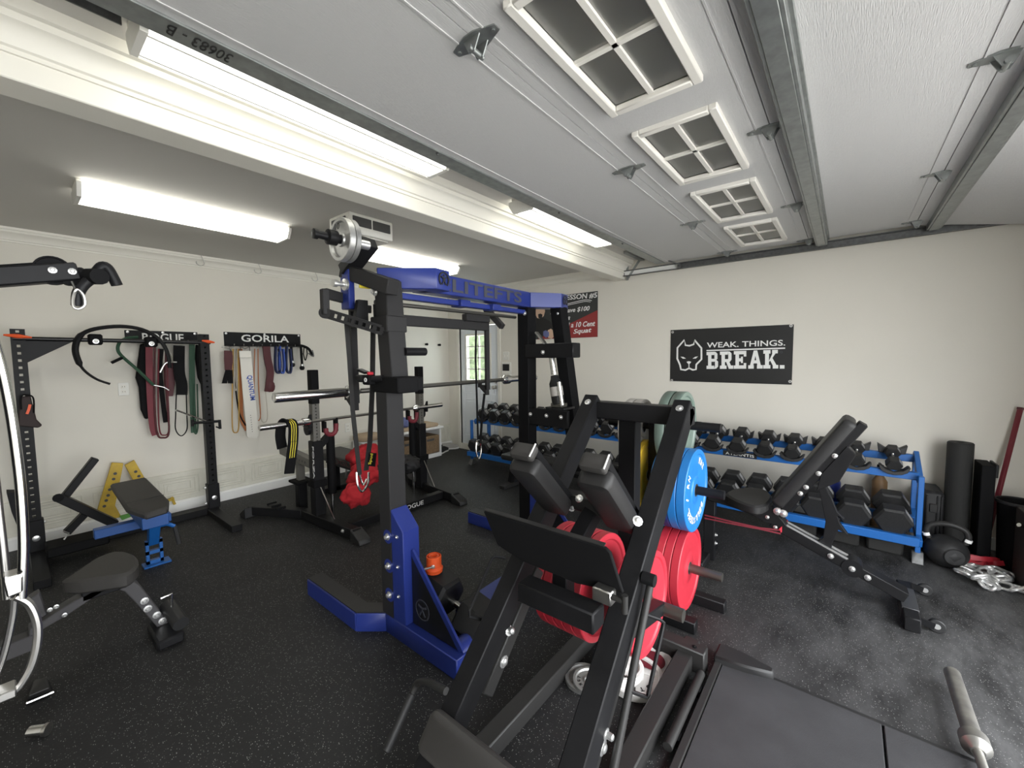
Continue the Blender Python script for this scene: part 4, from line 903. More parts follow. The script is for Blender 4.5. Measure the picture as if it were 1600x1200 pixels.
loop('small black carabiner loop at the hanger right end', 474, 480, 543, 563, .006, 'blackmatte', YH-.1, cat='strap', name='strap_loop')
t = thing('ankle_strap', 'black strap with metal rings drooping off the hanger end', 'strap', AY(480, 545, YH-.1))
band(None, ((462,539),(474,541),(483,546),(488,556)), .03, 'blackmatte', YH-.11, par=t, name='strap')
MB().tube(cr([AY(482,552,YH-.12), AY(490,557,YH-.12), AY(488,547,YH-.12)], 4), .006, 7).build('ring', 'galvdark', t)

# ================================================================ BLUE BENCH, YELLOW STAND, BLACK ARM
t = thing('curl_bench', 'blue framed bench with grey padded seat beside the wall rack', 'bench', (.55, 3.9, 0))
MB().prism([AZ(172,756,.5), AZ(228,745,.5), AZ(264,780,.495), AZ(263,792,.48), AZ(226,803,.47), AZ(197,793,.48)], (0,0,-.045)).build('seat_pad', 'vinylgrey', t, .012)
MB().ribbon([AZ(197,787,.502), AZ(256,773,.502)], (0,0,1), .003, .006).build('seam', 'vinyl', t)
MB().box(.30, .70, 3.80, 3.87, .27, .33).build('cross_frame', 'benchblue', t, .004)
MB().box(.50, .64, 3.55, 4.25, .33, .41).build('seat_frame', 'benchblue', t, .004)
MB().beam((.575, 3.62, .36), (.585, 3.78, .16), .06, .06, (1,0,0)).build('front_post', 'rackblue', t, .004)
mb = MB(); 
for dx in (-.045, .03): mb.box(.585+dx, .585+dx+.018, 3.755, 3.79, .01, .18)
for z in (.165, .095, .025): mb.box(.54, .633, 3.755, 3.79, z-.012, z+.012)
mb.build('ladder_foot', 'rackblue', t); MB().box(.52, .67, 3.72, 3.82, 0, .012).build('foot_plate', 'rackblue', t, .002)
MB().tube(cr([V((.61,3.78,.26)), V((.66,3.74,.275)), V((.70,3.72,.25))], 5), .013, 9).build('handle', 'rackblue', t)
MB().tube([V((.70,3.72,.25)), V((.715,3.70,.12))], .014, 9).build('grip', 'rubber', t)
t = thing('yellow_stand', 'yellow drilled A shaped steel stand leaning on the back wall', 'stand', AY(190, 770, 4.8))
def ys(pts, holes):
    MB().prism([AY(*p, 4.86) for p in pts], (0, .025, 0)).build('leg', 'yellow', t, .003)
    for h in holes: MB().lathe([(.012,0),(.012,.0015)], AY(*h, 4.859), (0,-1,0), 10).build('bolt_hole', 'slot', t)
ys(((175,723),(193,724),(180,790),(190,808),(170,812),(152,798)), ((180,740),(177.5,748.5),(171.5,765),(169,774),(166,782),(163,791)))
ys(((195,727),(210,719),(228,750),(240,776),(222,776)), ((212,737),(217,744)))
MB().beam(AY(268,777,4.86), AY(273,788,4.86), .02, .02).beam(AY(262,782,4.86), AY(272,779,4.86), .02, .02).build('foot_pin', 'yellow', t)
t = thing('leg_lever', 'black jointed lever arm leaning behind the blue bench', 'lever', AY(120, 820, 4.5))
for k, (a, b, w_) in enumerate((((149,716),(101,776),.065), ((92,777),(180,818),.08), ((134,801),(104,832),.065))):
    MB().beam(AY(*a, 4.45-.05*(k==1)), AY(*b, 4.45-.05*(k==1)), w_*.7, w_, (0,1,0)).build('arm', 'black', t, .004)
MB().cyl(AY(91,778,4.36), AY(91,778,4.46), .03, n=12).build('pivot', 'blackmatte', t)
MB().box(.10, .42, 4.30, 4.52, .06, .13).build('block', 'blackmatte', t, .01)
MB().tube([AY(99,830,4.28), AY(108,833,4.28), AY(100,843,4.28)], .005, 6).build('clip', 'steel', t)
tag(MB().prism([AY(*p, 4.84) for p in ((186,806),(204,801),(206,806),(190,812))], (0,-.02,0)).build('green_pad', 'brightgreen'), 'small bright green pad wedged beside the yellow stand', 'pad')

# ================================================================ LEFT FOREGROUND: SEAT AND CABLE MACHINE
t = thing('leg_curl_bench', 'grey seat on a curved steel frame at the left', 'bench', (.28, 2.75, 0))
seat = [AZ(px, py, .45) for px, py in ((97,906),(104,901),(122,889),(150,871),(180,861),(203,862),(215,871),(214,884),(197,896),(160,902),(120,907))]
MB().prism(cr(seat, 3, True), (0,0,-.07)).build('seat_pad', 'vinylgrey', t, .012)
fr_ = [(45,996),(62,987),(105,962),(139,939),(161,925),(180,920),(195,925),(212,942),(244,978),(257,995),(268,988),(262,970),(234,934),(218,914),(204,905),(188,911),(163,914),(135,929),(105,946),(62,974),(45,984)]
MB().prism([AY(*p, 2.76) for p in fr_], (0, .07, 0)).build('frame', 'frame_mid', t, .004)
MB().prism([AY(*p, 2.80) for p in ((62,926),(74,960),(62,968),(40,940))], (0, .06, 0)).build('upright', 'frame_mid', t, .004)
for p in ((226,939),(231,951),(245,961),(254,970)): bolts(t, [AY(*p, 2.758)], (0,-1,0), .013, .004)
for p in ((78,953),(88,948),(101,961)): bolts(t, [AY(*p, 2.75)], (0,-1,0), .007, .008)
MB().cyl(AY(262,945,2.80), AY(283,975,2.62), .035, n=14).build('ankle_roller', 'rubber', t); MB().box(AY(262,985,2.7).x-.06, AY(262,985,2.7).x+.05, 2.60, 2.84, 0, .05).build('foot', 'black', t, .01)
MB().tube([AY(251,935,2.7), AY(268,928,2.7), AY(269,948,2.7)], .005, 7).build('adjust_pin', 'chrome', t)
MB().box(.16, .32, 2.76, 2.82, .31, .385).build('seat_bracket', 'black', t, .005)
MB().beam((-.55, 2.80, .17), (.02, 2.80, .20), .07, .07).build('rear_frame', 'frame_mid', t, .004)
# cable machine at the left edge
cmx = thing('cable_machine', 'chrome and black cable machine cut off by the left edge', 'exercise machine', (-.1, 1.55, 0))
yc = 1.5
MB().tube(cr([AY(*p, yc) for p in ((-14,520),(-4,552),(6,590),(16,640),(25,700),(32,760),(36,820),(37,870),(34,935))], 4), .0095, 10).build('guide_tube', 'chrome', cmx)
MB().tube(cr([AY(*p, yc+.1) for p in ((-30,640),(-12,720),(-2,800),(6,870),(12,935))], 4), .0085, 10).build('guide_tube', 'steel', cmx)
MB().prism([AY(*p, yc-.02) for p in ((4,906),(36,898),(36,925),(11,935))], (0, .06, 0)).build('bracket', 'steel', cmx, .003)
MB().beam(AY(8,905,yc-.022), AY(35,898,yc-.022), .008, .008).build('bracket_edge', 'chrome', cmx)
MB().tube(cr([AY(*p, yc) for p in ((25,932),(46,944),(58,972),(58,1005),(48,1042),(30,1072),(20,1080))], 5), .0085, 9).build('foot_loop', 'steel', cmx)
MB().tube(cr([AY(*p, yc+.05) for p in ((22,935),(20,960),(12,1000),(2,1035),(-8,1060))], 5), .007, 9).build('foot_loop', 'steel', cmx)
MB().beam(AY(-14,1090,yc), AY(26,1074,yc), .05, .02).build('foot_plate', 'steel', cmx, .003)
MB().box(-.35, -.10, 1.42, 1.62, 0, 1.9).build('mast', 'black', cmx, .005); MB().box(-.35, .02, 1.30, 1.75, 0, .06).build('base', 'black', cmx, .005)
MB().prism([AY(*p, 1.95) for p in ((10,770),(38,770),(38,815),(30,830),(18,800))], (0, .05, 0)).build('pad', 'blackmatte', cmx)
ya = 1.7
MB().beam(AY(-60,437,ya), AY(122,425,ya), .05, .048).build('arm', 'black', cmx, .004)
MB().lathe([(.034,-.012),(.038,-.012),(.038,.012),(.034,.012)], AY(82,423,ya), (0,1,0), 26, closed=True).lathe([(.033,-.008),(.033,.008)], AY(82,423,ya), (0,1,0), 26).build('pulley', 'blackmatte', cmx)
MB().lathe([(.018,-.012),(.018,.012)], AY(108,436,ya-.005), (0,1,0), 18).build('pulley', 'blackmatte', cmx)
bolts(cmx, [AY(82,422,ya-.027), AY(113,424,ya-.027)], (0,-1,0), .0065, .002)
MB().tube([AY(-10,416,ya), AY(66,411,ya)], .003, 6).build('cable', 'blackmatte', cmx)
t = thing('cable_attachment', 'black bent cable handle hanging from the arm tip', 'handle', AY(140, 440, 1.68))
MB().tube(cr([AY(*p, 1.66) for p in ((121,478),(122,460),(130,446),(142,436),(152,424),(160,416),(168,419),(176,432),(183,446))], 4), .0135, 10).build('bar', 'black', t)
MB().cyl(AY(138,432,1.69), AY(156,432,1.63), .022, n=12).build('hub', 'blackmatte', t)
MB().tube([AY(122,424,1.69), AY(134,430,1.68)], .014, 8).build('swivel', 'black', t)
MB().tube(cr([AY(*p, 1.64) for p in ((117,456),(114,470),(116,480),(124,482),(132,476),(130,462),(122,453)) ], 5, True), .004, 7, True).build('carabiner', 'steel', t)
MB().tube([AY(112,440,1.66), AY(118,452,1.65), AY(121,456,1.64)], .003, 6).build('cable_end', 'steel', t)
q = AZ(62, 1085, .03)
t = thing('floor_foot', 'grey rubber foot with chrome edge on the floor at left', 'foot', q)
MB().hexa([AZ(40,1098,0), AZ(82,1082,0), AZ(76,1062,0), AZ(52,1066,0), AZ(44,1088,.04), AZ(78,1074,.04), AZ(74,1058,.04), AZ(54,1062,.04)]).build('block', 'greymetal', t, .004)
MB().tube([AZ(41,1099,.012), AZ(84,1081,.012)], .006, 8).build('edge', 'chrome', t)
t = thing('chrome_cap', 'short chrome tube end lying on the floor, bottom left', 'tube', AZ(60,1145,.02))
MB().cyl(AZ(47,1143,.025), AZ(72,1140,.025), .02, n=16).build('tube', 'chrome', t); MB().cyl(AZ(70,1140,.025), AZ(76,1139,.025), .022, n=16).build('rim', 'steel', t)
# ================================================================ COMBO BENCH RACK AT THE BACK
cb = thing('bench_press_rack', 'black competition bench press rack in front of the back wall', 'bench press', (2.2, 3.5, 0))
XN, XF, YU = 1.65, 2.775, 3.54
for x, s in ((XN, 1), (XF, -1)):
    MB().path([(x-.30*s, 4.24), (x-.03*s, 3.75), (x+.03*s, 2.96)], .075, .015, .095).build('base_leg', 'black', cb, .005)
    MB().prism([(x+.03*s-.05, 2.99, .10), (x+.03*s-.05, 2.86, .04), (x+.03*s-.05, 2.85, 0), (x+.03*s-.05, 2.99, 0)], (.10, 0, 0)).build('rubber_foot', 'rubber', cb, .006)
    MB().prism([(x-.32*s-.05, 4.18, .10), (x-.32*s-.05, 4.30, .03), (x-.32*s-.05, 4.30, 0), (x-.32*s-.05, 4.18, 0)], (.10, 0, 0)).build('rubber_foot', 'rubber', cb, .006)
    for y in (3.92, 4.02, 4.12): MB().box(x-.16*s-.04, x-.16*s+.04, y-.008, y+.008, .095, .11).build('rib', 'blackmatte', cb)
    MB().box(x-.045, x+.045, YU-.045, YU+.045, .05, .74).build('sleeve', 'black', cb, .005)
    ladder(x, YU, .72, 1.08, .06, .028, .010, 'inner_post', 'postgrey', cb)
    MB().box(x-.034, x+.034, YU-.034, YU+.034, 1.06, 1.35).build('post_cap', 'blackmatte', cb, .004)
    MB().prism([(x-.045*s, YU-.05, .86), (x-.045*s, YU+.07, .86), (x-.045*s, YU+.07, .90), (x-.045*s, YU+.02, .90), (x-.045*s, YU-.03, .94), (x-.045*s, YU-.05, .98)], (-.03*s, 0, 0)).build('bar_hook', 'black', cb, .004)
    MB().lathe([(.05,-.012),(.05,.012)], (x-.05*s, YU+.03, .84), (1,0,0), 18).build('lift_disc', 'black', cb)
    MB().box(x-.06, x+.06, YU-.06, YU+.06, .34, .40).build('bracket', 'blackmatte', cb, .006)
    # safety
    sx = x+.12*s; sy = YU-.02
    MB().cyl((sx, sy, .25), (sx, sy, .79), .036, n=16).build('safety_sleeve', 'blackmatte', cb)
    MB().cyl((sx, sy, .0), (sx, sy, .27), .015, n=12).build('safety_rod', 'chrome', cb)
    MB().beam((x, YU, .66), (sx, sy, .78), .05, .06, (0,1,0)).build('safety_arm', 'black', cb, .005)
    MB().tube(cr([(sx-.045, sy-.02, .84), (sx-.04, sy-.02, .80), (sx, sy-.02, .775), (sx+.04, sy-.02, .80), (sx+.05, sy-.02, .87)], 4), .020, 9).build('safety_saddle', 'redband', cb)
    MB().box(sx-.06, sx-.04, sy-.03, sy+.03, .80, .90).box(sx+.045, sx+.065, sy-.03, sy+.03, .80, .92).build('saddle_horn', 'blackmatte', cb, .004)
    MB().beam((x, YU-.05, .34), (x+.02*s, 3.30, .09), .007, .007).build('diagonal_stay', 'steel', cb)
    bolts(cb, [(x+.0*s-.02, 3.10, .06), (x-.01, 3.25, .06)], (-1,0,0), .012, .01)
lettering(cb, 'FORZA', (XN-.046, YU-.03, .70), (XN-.046, YU-.03, .42), .028, (0,-1,0), 'ink_white')
fb = MB().box(XN+.06, XF-.06, 3.12, 3.19, .02, .09).build('front_crossbar', 'black', cb, .005)
lettering(fb, 'ROGUE', (2.22, 3.118, .035), (2.46, 3.118, .035), .04, (0,0,1), 'ink_white')
# bench pad down the middle
MB().pad((2.20, 3.82, .41), (0,1,0), (1,0,0), (0,0,1), .62, .155, .04, .03).build('bench_pad', 'vinyl', cb)
MB().box(2.15, 2.25, 3.20, 4.40, .30, .37).build('bench_spine', 'black', cb, .005)
for y in (3.28, 4.32): MB().box(2.15, 2.25, y-.04, y+.04, .0, .31).build('bench_leg', 'black', cb, .005)
MB().box(2.00, 2.40, 4.28, 4.36, 0, .05).build('bench_foot', 'black', cb, .005)
o = MB().box(2.06, 2.34, 3.196, 3.204, .375, .445).build('name_panel', 'black', cb)
lettering(cb, 'ROGUE', (2.043, 4.10, .385), (2.043, 3.60, .385), .05, (0,0,1), 'maroon')
# prow arm with seat post
t = thing('spotter_stand', 'grey drilled spotter arm on a short post behind the near upright', 'stand', (1.70, 3.98, 0))
MB().box(1.66, 1.74, 3.94, 4.02, .0, .30).build('post', 'black', t, .005); MB().box(1.67, 1.73, 3.95, 4.01, .30, .46).build('inner_post', 'postgrey', t, .003)
MB().prism([(1.665, 4.35, .50), (1.665, 3.72, .46), (1.665, 3.72, .54), (1.665, 4.30, .585), (1.665, 4.36, .58)], (.07, 0, 0)).build('arm', 'postgrey', t, .004)
for k in range(8): MB().lathe([(.011,0),(.011,.0015)], (1.664, 4.18-.055*k, .525-.003*k), (-1,0,0), 10).build('pin_hole', 'slot', t)
MB().prism([(1.665, 4.02, .46), (1.665, 4.10, .50), (1.665, 3.90, .48), (1.665, 3.94, .46)], (.07, 0, 0)).build('brace', 'postgrey', t)
MB().box(1.62, 1.78, 3.88, 4.06, .28, .305).build('collar', 'blackmatte', t, .005)
barbell('barbell', 'thinner barbell lying across the bench press rack', (1.205, 3.51, .915), (3.06, 3.51, .915), .40, .024, .013)
t = thing('lifting_wrap', 'black strap with yellow stripes draped over the barbell end', 'strap', (1.45, 3.5, .9))
P = [AY(*p, y) for p, y in (((441,700),3.57),((438,680),3.56),((441,662),3.55),((450,656),3.52),((458,664),3.47),((458,690),3.46),((455,715),3.46),((452,740),3.46))]
MB().ribbon(cr(P, 4), (1,0,-.1), .075, .014).build('strap', 'blackmatte', t)
for k in (-1, 0, 1):
    MB().ribbon(cr([p+V((k*.017, -.010, .003)) for p in P[3:6]], 3), (1,0,-.1), .005, .004).build('stripe', 'ink_yellow', t)
    MB().ribbon([p+V((k*.017, -.012, 0)) for p in P[5:7]], (1,0,-.1), .005, .004).build('stripe', 'ink_yellow', t)
# red cloth heap
t = thing('towel_heap', 'crumpled red towels heaped on the bench end', 'towel', AZ(540, 760, .35))
from mathutils import noise as _nz
def blob(c, r, s3, material, name, par, seed, amp=.3):
    c = V(c); R = []; n, m = 56, 28; o = V((seed*3.7, seed*1.3, seed*2.1))
    for i in range(1, m):
        th = math.pi*i/m; ring = []
        for k in range(n):
            q = 2*math.pi*k/n; d0 = V((math.sin(th)*math.cos(q), math.sin(th)*math.sin(q), math.cos(th)))
            d = 1+amp*_nz.noise(d0*1.7+o)+amp*.9*(.45-abs(_nz.noise(d0*2.6+o*2)))+amp*.45*(.4-abs(_nz.noise(d0*6+o)))+amp*.2*_nz.noise(d0*11+o)
            ring.append(c+V((r*s3[0]*d*d0.x, r*s3[1]*d*d0.y, r*s3[2]*d*d0.z)))
        R.append(ring)
    return MB().rings(R).build(name, material, par, ang=70)
blob((2.10, 3.50, .50), .15, (1,.9,.75), 'redcloth', 'towel', t, 1, .3)
blob((1.98, 3.32, .40), .13, (1,.9,.8), 'redcloth', 'towel', t, 2, .3)
blob((1.84, 3.25, .27), .11, (1,.8,.9), 'redcloth', 'towel', t, 5, .3)
blob((2.27, 3.36, .46), .10, (1,1,.7), 'redcloth', 'towel', t, 6, .3)
tag(blob((2.52, 3.45, .36), .13, (1,.8,.6), 'charcoal', 'dark_jacket', None, 9), 'dark folded jacket beside the red towels', 'jacket')

# ================================================================ BACK CORNER
t = thing('storage_bench', 'white cubby bench with wicker baskets against the back wall', 'bench', (3.6, 4.75, 0))
bx0, bx1, by0, by1 = 3.18, 3.97, 4.58, 4.92
MB().box(bx0, bx1, by0, by1, .0, .06).box(bx0, bx0+.03, by0, by1, .06, .41).box(bx1-.03, bx1, by0, by1, .06, .41).box(bx0+.38, bx0+.41, by0, by1, .06, .41).box(bx0, bx1, by1-.01, by1, .06, .41).build('carcass', 'basewhite', t, .003)
MB().box(bx0-.03, bx1+.03, by0-.03, by1, .41, .44).build('top', 'basewhite', t, .008)
for a, b in ((bx0+.04, bx0+.37), (bx0+.42, bx1-.04)):
    k = MB().box(a, b, by0-.005, by1-.02, .065, .32).build('basket', 'wicker', t, .01); MB().box(a+.10, b-.10, by0-.008, by0-.004, .25, .28).build('basket_handle', 'slot', k)
MB().pad(((bx0+bx1)/2, (by0+by1)/2, .465), (1,0,0), (0,1,0), (0,0,1), (bx1-bx0)/2-.02, .16, .025, .04).build('cushion', 'tan', t)
tag(blob((3.36, 4.70, .55), .10, (1.1,.8,.7), 'denim', 'folded_shirt', None, 12), 'blue and white shirt lying on the white bench', 'shirt')
t = thing('tan_stool', 'oval stool with tan cushion and white legs', 'stool', (2.86, 4.72, 0))
MB().pad((2.86, 4.72, .44), (1,0,0), (0,1,0), (0,0,1), .17, .16, .035, .14).build('cushion', 'tan', t)
MB().box(2.72, 3.0, 4.59, 4.85, .385, .405).build('rim', 'basewhite', t, .01)
for dx in (-.12, .12):
    for dy in (-.11, .11): MB().beam((2.86+dx, 4.72+dy, .39), (2.86+dx*1.1, 4.72+dy*1.1, 0), .022, .022, (1,0,0)).build('leg', 'basewhite', t)
t = thing('step_stool', 'low grey step stool in front of the tan stool', 'stool', (2.62, 4.55, 0))
MB().box(2.50, 2.74, 4.45, 4.65, .25, .27).build('top', 'greymetal', t, .006)
for dx in (-.10, .10):
    for dy in (-.08, .08): MB().beam((2.62+dx, 4.55+dy, .25), (2.62+dx*1.1, 4.55+dy*1.1, 0), .018, .018, (1,0,0)).build('leg', 'steel', t)
def shoe(label, x, y, rz, material):
    t = thing('sneaker', label, 'shoe', (x, y, 0), 'sneakers by the corner'); t.rotation_euler = (0, 0, rz)
    out = [(-.13,-.032),(-.10,-.045),(0,-.04),(.08,-.052),(.13,-.035),(.145,0),(.13,.035),(.08,.05),(0,.038),(-.10,.042),(-.13,.03)]
    MB().prism([(a, b, 0) for a, b in out], (0,0,.025)).build('sole', 'basewhite', t, .004, local=True)
    R = []
    for z, k, sh in ((.025,.96,0),(.05,.93,0),(.07,.75,-.02),(.095,.5,-.055)): R.append([V((a*k+sh, b*(k+.05), z)) for a, b in out])
    MB().rings(R).build('upper', material, t, local=True)
    for k in range(3): MB().box(-.005+k*.025-.004, -.005+k*.025+.004, -.025, .025, .078-.008*k, .084-.008*k).build('lace', 'basewhite', t, local=True)
shoe('grey sneaker nearest the white bench', 4.12, 4.72, .4, 'charcoal'); shoe('dark sneaker beside the grey sneaker', 4.16, 4.86, .2, 'greymetal'); shoe('pale sneaker nearest the door', 4.33, 4.80, -.5, 'plategrey')

# ================================================================ DUMBBELL RACKS
def drack(label, y0, y1, saddles):
    t = thing('dumbbell_rack', label, 'dumbbell rack', (4.05, (y0+y1)/2, 0), 'blue dumbbell racks')
    for y in (y0, y1):
        MB().beam((3.90, y, .06), (3.90, y, .60), .03, .035, (1,0,0)).beam((3.96, y, .56), (4.24, y, .69), .03, .06).beam((4.24, y, .04), (4.24, y, .70), .03, .05, (1,0,0)).beam((3.82, y, .155), (4.25, y, .27), .03, .05).build('end_frame', 'rackblue', t, .003)
        MB().prism([(3.85, y-.03, 0), (3.95, y-.03, 0), (3.915, y-.03, .075), (3.885, y-.03, .075)], (0, .06, 0)).build('foot', 'galvdark', t, .003)
        MB().prism([(4.17, y-.03, 0), (4.31, y-.03, 0), (4.265, y-.03, .10), (4.215, y-.03, .10)], (0, .06, 0)).build('foot', 'galvdark', t, .003)
    for (xa, xb, za, zb, nm_) in ((3.955, 4.005, .555, .608, 'front_rail'), (4.19, 4.24, .635, .69, 'back_rail'), (3.80, 3.85, .135, .195, 'front_rail'), (4.08, 4.13, .205, .26, 'back_rail')):
        MB().box(xa, xb, y0, y1, za, zb).build(nm_, 'rackblue', t, .004)
    for y in saddles:
        MB().prism([(3.925, y+a, z) for a, z in ((-.085,.640),(-.07,.605),(-.04,.586),(0,.580),(.04,.586),(.07,.605),(.085,.640),(.072,.643),(.05,.618),(0,.602),(-.05,.618),(-.072,.643))], (.085, 0, 0)).build('saddle', 'rubber', t, .003)
        MB().prism([(4.175, y+a, z) for a, z in ((-.085,.755),(-.075,.69),(0,.68),(.075,.69),(.085,.755),(.04,.725),(0,.708),(-.04,.725))], (.07, 0, 0)).build('saddle', 'rubber', t, .003)
    return t
U1 = [-.29, -.085, .12, .315, .505, .71, .91, 1.10, 1.29]
U2 = [1.76, 1.95, 2.13, 2.32, 2.52, 2.72, 2.93, 3.14, 3.34, 3.53, 3.73]
r1 = drack('blue dumbbell rack under the black banner', -.425, 1.42, U1)
lettering(r1, 'ATLANTIS', (3.953, .80, .568), (3.953, .58, .568), .024, (0,0,1), 'ink_white')
MB().box(3.9535, 3.956, .56, .82, .560, .604).build('name_plate', 'ink_black', r1)
r2 = drack('blue dumbbell rack beside the white door', 1.62, 3.88, U2)
db = thing('hex_dumbbell', 'x', 'dumbbell', (0,0,0))
def hexhead(x0, x1, R):
    c = .12*(x1-x0)
    def ring(x, r): return [V((x, r*math.cos(math.radians(60*k)), r*math.sin(math.radians(60*k)))) for k in range(6)]
    return [ring(x0, R*.86), ring(x0+c, R), ring(x1-c, R), ring(x1, R*.86)]
for a, b in ((-1.55, -.55), (.55, 1.55)): 
    h = MB().rings(hexhead(a, b, 1.0)).build('head', 'hexrubber', db, ang=20, local=True)
    s30 = math.radians(-60+90)
    n = V((0, math.cos(math.radians(150)), math.sin(math.radians(150)))); tg = V((0, -n.z, n.y)); c0 = n*.868
    xm = (a+b)/2
    MB().prism([V((xm-.22, 0, 0))+c0+tg*-.36, V((xm+.22, 0, 0))+c0+tg*-.36, V((xm+.22, 0, 0))+c0+tg*.36, V((xm-.22, 0, 0))+c0+tg*.36], n*.012).build('label', 'hexlabel', h, local=True)
MB().lathe([(.17,-.56),(.15,-.3),(.18,0),(.15,.3),(.17,.56)], (0,0,0), (1,0,0), 14).build('handle', 'steel', db, local=True)
for s in (-1, 1): MB().lathe([(.24, .50), (.24, .56)], (0,0,0), (s,0,0), 16).build('collar_ring', 'chrome', db, local=True)
first = [True]
def put(x, y, z, R, tilt, label, group, stretch=1.0):
    if first[0]: o = db; first[0] = False; o['label'] = label; o.location = (x, y, z); o.scale = (R*stretch, R, R)
    else: o = dup(db, (x, y, z), label, (R*stretch, R, R))
    o.rotation_euler = (0, -tilt, 0); o['group'] = group
T1 = math.atan2(.08, .235); T2 = math.atan2(.07, .28)
for i, y in enumerate(U1):
    R = .047+.0036*i; put(4.075, y, .655+R*.72-.012, R, T1, 'black hex dumbbell on the banner rack top shelf, %s from the kettlebell end' % ORD[i], 'dumbbells on the banner rack', 1.80-.06*i)
for i, y in enumerate([-.29, -.075, .14, .345, .55, .755, .955, 1.15, 1.33]):
    R = .107-.0022*i; put(3.965, y, .222+R*.80, R, T2, 'heavy black hex dumbbell on the banner rack low shelf, %s from the kettlebell end' % ORD[i], 'dumbbells on the banner rack', .93)
for i, y in enumerate(U2[::-1]):
    R = .083-.0012*i; put(4.075, y, .672+R*.72-.014, R, T1, 'black hex dumbbell on the door rack top shelf, %s from the door' % ORD[i], 'dumbbells on the door rack', 1.12)
for i, y in enumerate([3.80, 3.60, 3.40, 3.20, 3.0, 2.80, 2.60, 2.40, 2.20, 2.0, 1.80]):
    R = .092; put(3.965, y, .222+R*.80, R, T2, 'black hex dumbbell on the door rack low shelf, %s from the door' % ORD[i], 'dumbbells on the door rack', 1.05)
# odds and ends behind and below the racks
t = thing('water_jug', 'blue plastic jug standing behind the low shelf', 'jug', (4.34, .10, 0))
MB().lathe([(.09,0),(.10,.02),(.10,.16),(.092,.18),(.10,.20),(.10,.36),(.092,.38),(.10,.40),(.10,.48),(.06,.53),(.035,.55)], (4.355,.10,0), (0,0,1), 24).build('body', 'rigblue', t); MB().cyl((4.355,.10,.55), (4.355,.10,.58), .035, n=16).build('cap', 'basewhite', t)
t = thing('amber_bottle', 'amber bottle standing behind the low shelf', 'bottle', (4.37, -.24, 0))
MB().lathe([(.045,0),(.048,.01),(.048,.42),(.02,.47),(.018,.52)], (4.37,-.24,0), (0,0,1), 18).build('glass', 'wood', t); MB().cyl((4.37,-.24,.52), (4.37,-.24,.55), .021, n=12).build('cap', 'blackmatte', t)
for y, l in ((.24, 'black foam block under the low dumbbell shelf, left one'), (-.02, 'black foam block under the low dumbbell shelf, middle one'), (-.26, 'black foam block under the low dumbbell shelf, right one')):
    tag(MB().box(3.93, 4.20, y-.10, y+.10, .0, .10).build('foam_block', 'foam', None, .015), l, 'block', 'foam blocks under the shelf')

# ================================================================ FLAT BENCH AT THE FAR RACK
t = thing('flat_bench', 'black flat bench in front of the far dumbbell rack', 'bench', (3.5, 2.35, 0))
MB().pad((3.50, 2.33, .345), (0,1,0), (1,0,0), (0,0,1), .60, .13, .032, .04).build('bench_pad', 'vinyl', t)
MB().box(3.46, 3.54, 1.85, 2.82, .25, .31).build('spine', 'black', t, .004)
for y in (2.83, 1.86):
    MB().beam((3.50, y, .27), (3.50, y+(.05 if y > 2.3 else -.05), .04), .06, .05, (1,0,0)).build('leg', 'black', t, .004); MB().box(3.33, 3.67, y-.0, y+.07, 0, .04).build('foot', 'greymetal', t, .004)
MB().beam((3.50, 1.95, .27), (3.50, 1.92, .0), .03, .03, (1,0,0)).build('rear_stay', 'rackblue', t)
t = thing('v_handle', 'chrome V shaped pull handle lying on the flat bench', 'handle', (3.50, 2.02, .38))
MB().cyl((3.40, 2.10, .40), (3.52, 2.0, .40), .014, n=12).build('grip', 'chrome', t); MB().cyl((3.42, 1.95, .395), (3.56, 2.05, .395), .014, n=12).build('grip', 'chrome', t)
MB().tube(cr([(3.40,2.10,.40),(3.36,2.05,.395),(3.42,1.95,.395)], 4), .010, 8).build('bow', 'steel', t); MB().ball((3.53, 1.99, .40), .025, 10).build('knob', 'blackmatte', t)

# ================================================================ ADJUSTABLE BENCH
t = thing('adjustable_bench', 'black incline bench with raised back on the right', 'bench', (3.08, .2, 0)); fx = 3.08
MB().prism(cr([AZ(px, py, .50) for px, py in ((1134,770),(1148,763),(1170,761),(1194,764),(1206,774),(1200,786),(1184,791),(1163,786),(1146,779))], 3, True), (0,0,-.062)).build('seat_pad', 'vinyl', t, .012)
A, B = V((fx, .30, .50)), V((fx, -.045, 1.06)); d = (B-A).normalized(); n = d.cross(V((1,0,0))).normalized()
if n.z < 0: n = -n
MB().pad((A+B)/2+n*.012, d, (1,0,0), n, (B-A).length/2, .14, .034, .03).build('back_pad', 'vinyl', t)
A2, B2 = A-n*.045, B-n*.045
MB().beam(A2-d*.03, B2+d*.01, .09, .045, n).build('back_frame', 'black', t, .004)
for u in (.66, .45, .28, .20): 
    q = A2+(B2-A2)*u; bolts(t, [V((fx-.046, q.y, q.z))], (-1,0,0), .011, .008)
MB().prism([V((fx-.05, q.y, q.z)) for q in (A2+d*.30-n*.01, A2+d*.52-n*.01, A2+d*.50-n*.07, A2+d*.32-n*.10, A2+d*.20-n*.05)], (.10, 0, 0)).build('hinge_plate', 'black', t, .003)
MB().beam((fx, .72, .46), (fx, .28, .41), .08, .06).build('seat_beam', 'black', t, .004)
MB().prism([(fx-.05, .66, .47), (fx-.05, .34, .47), (fx-.05, .25, .36), (fx-.05, .36, .36)], (.10, 0, 0)).build('side_plate', 'black', t, .003)
bolts(t, [(fx-.052, .56, .45), (fx-.052, .48, .44), (fx-.052, .36, .40), (fx-.052, .315, .345)], (-1,0,0), .009, .006); bolts(t, [(fx-.055, .305, .452), (fx-.055, .275, .446)], (-1,0,0), .018, .014)
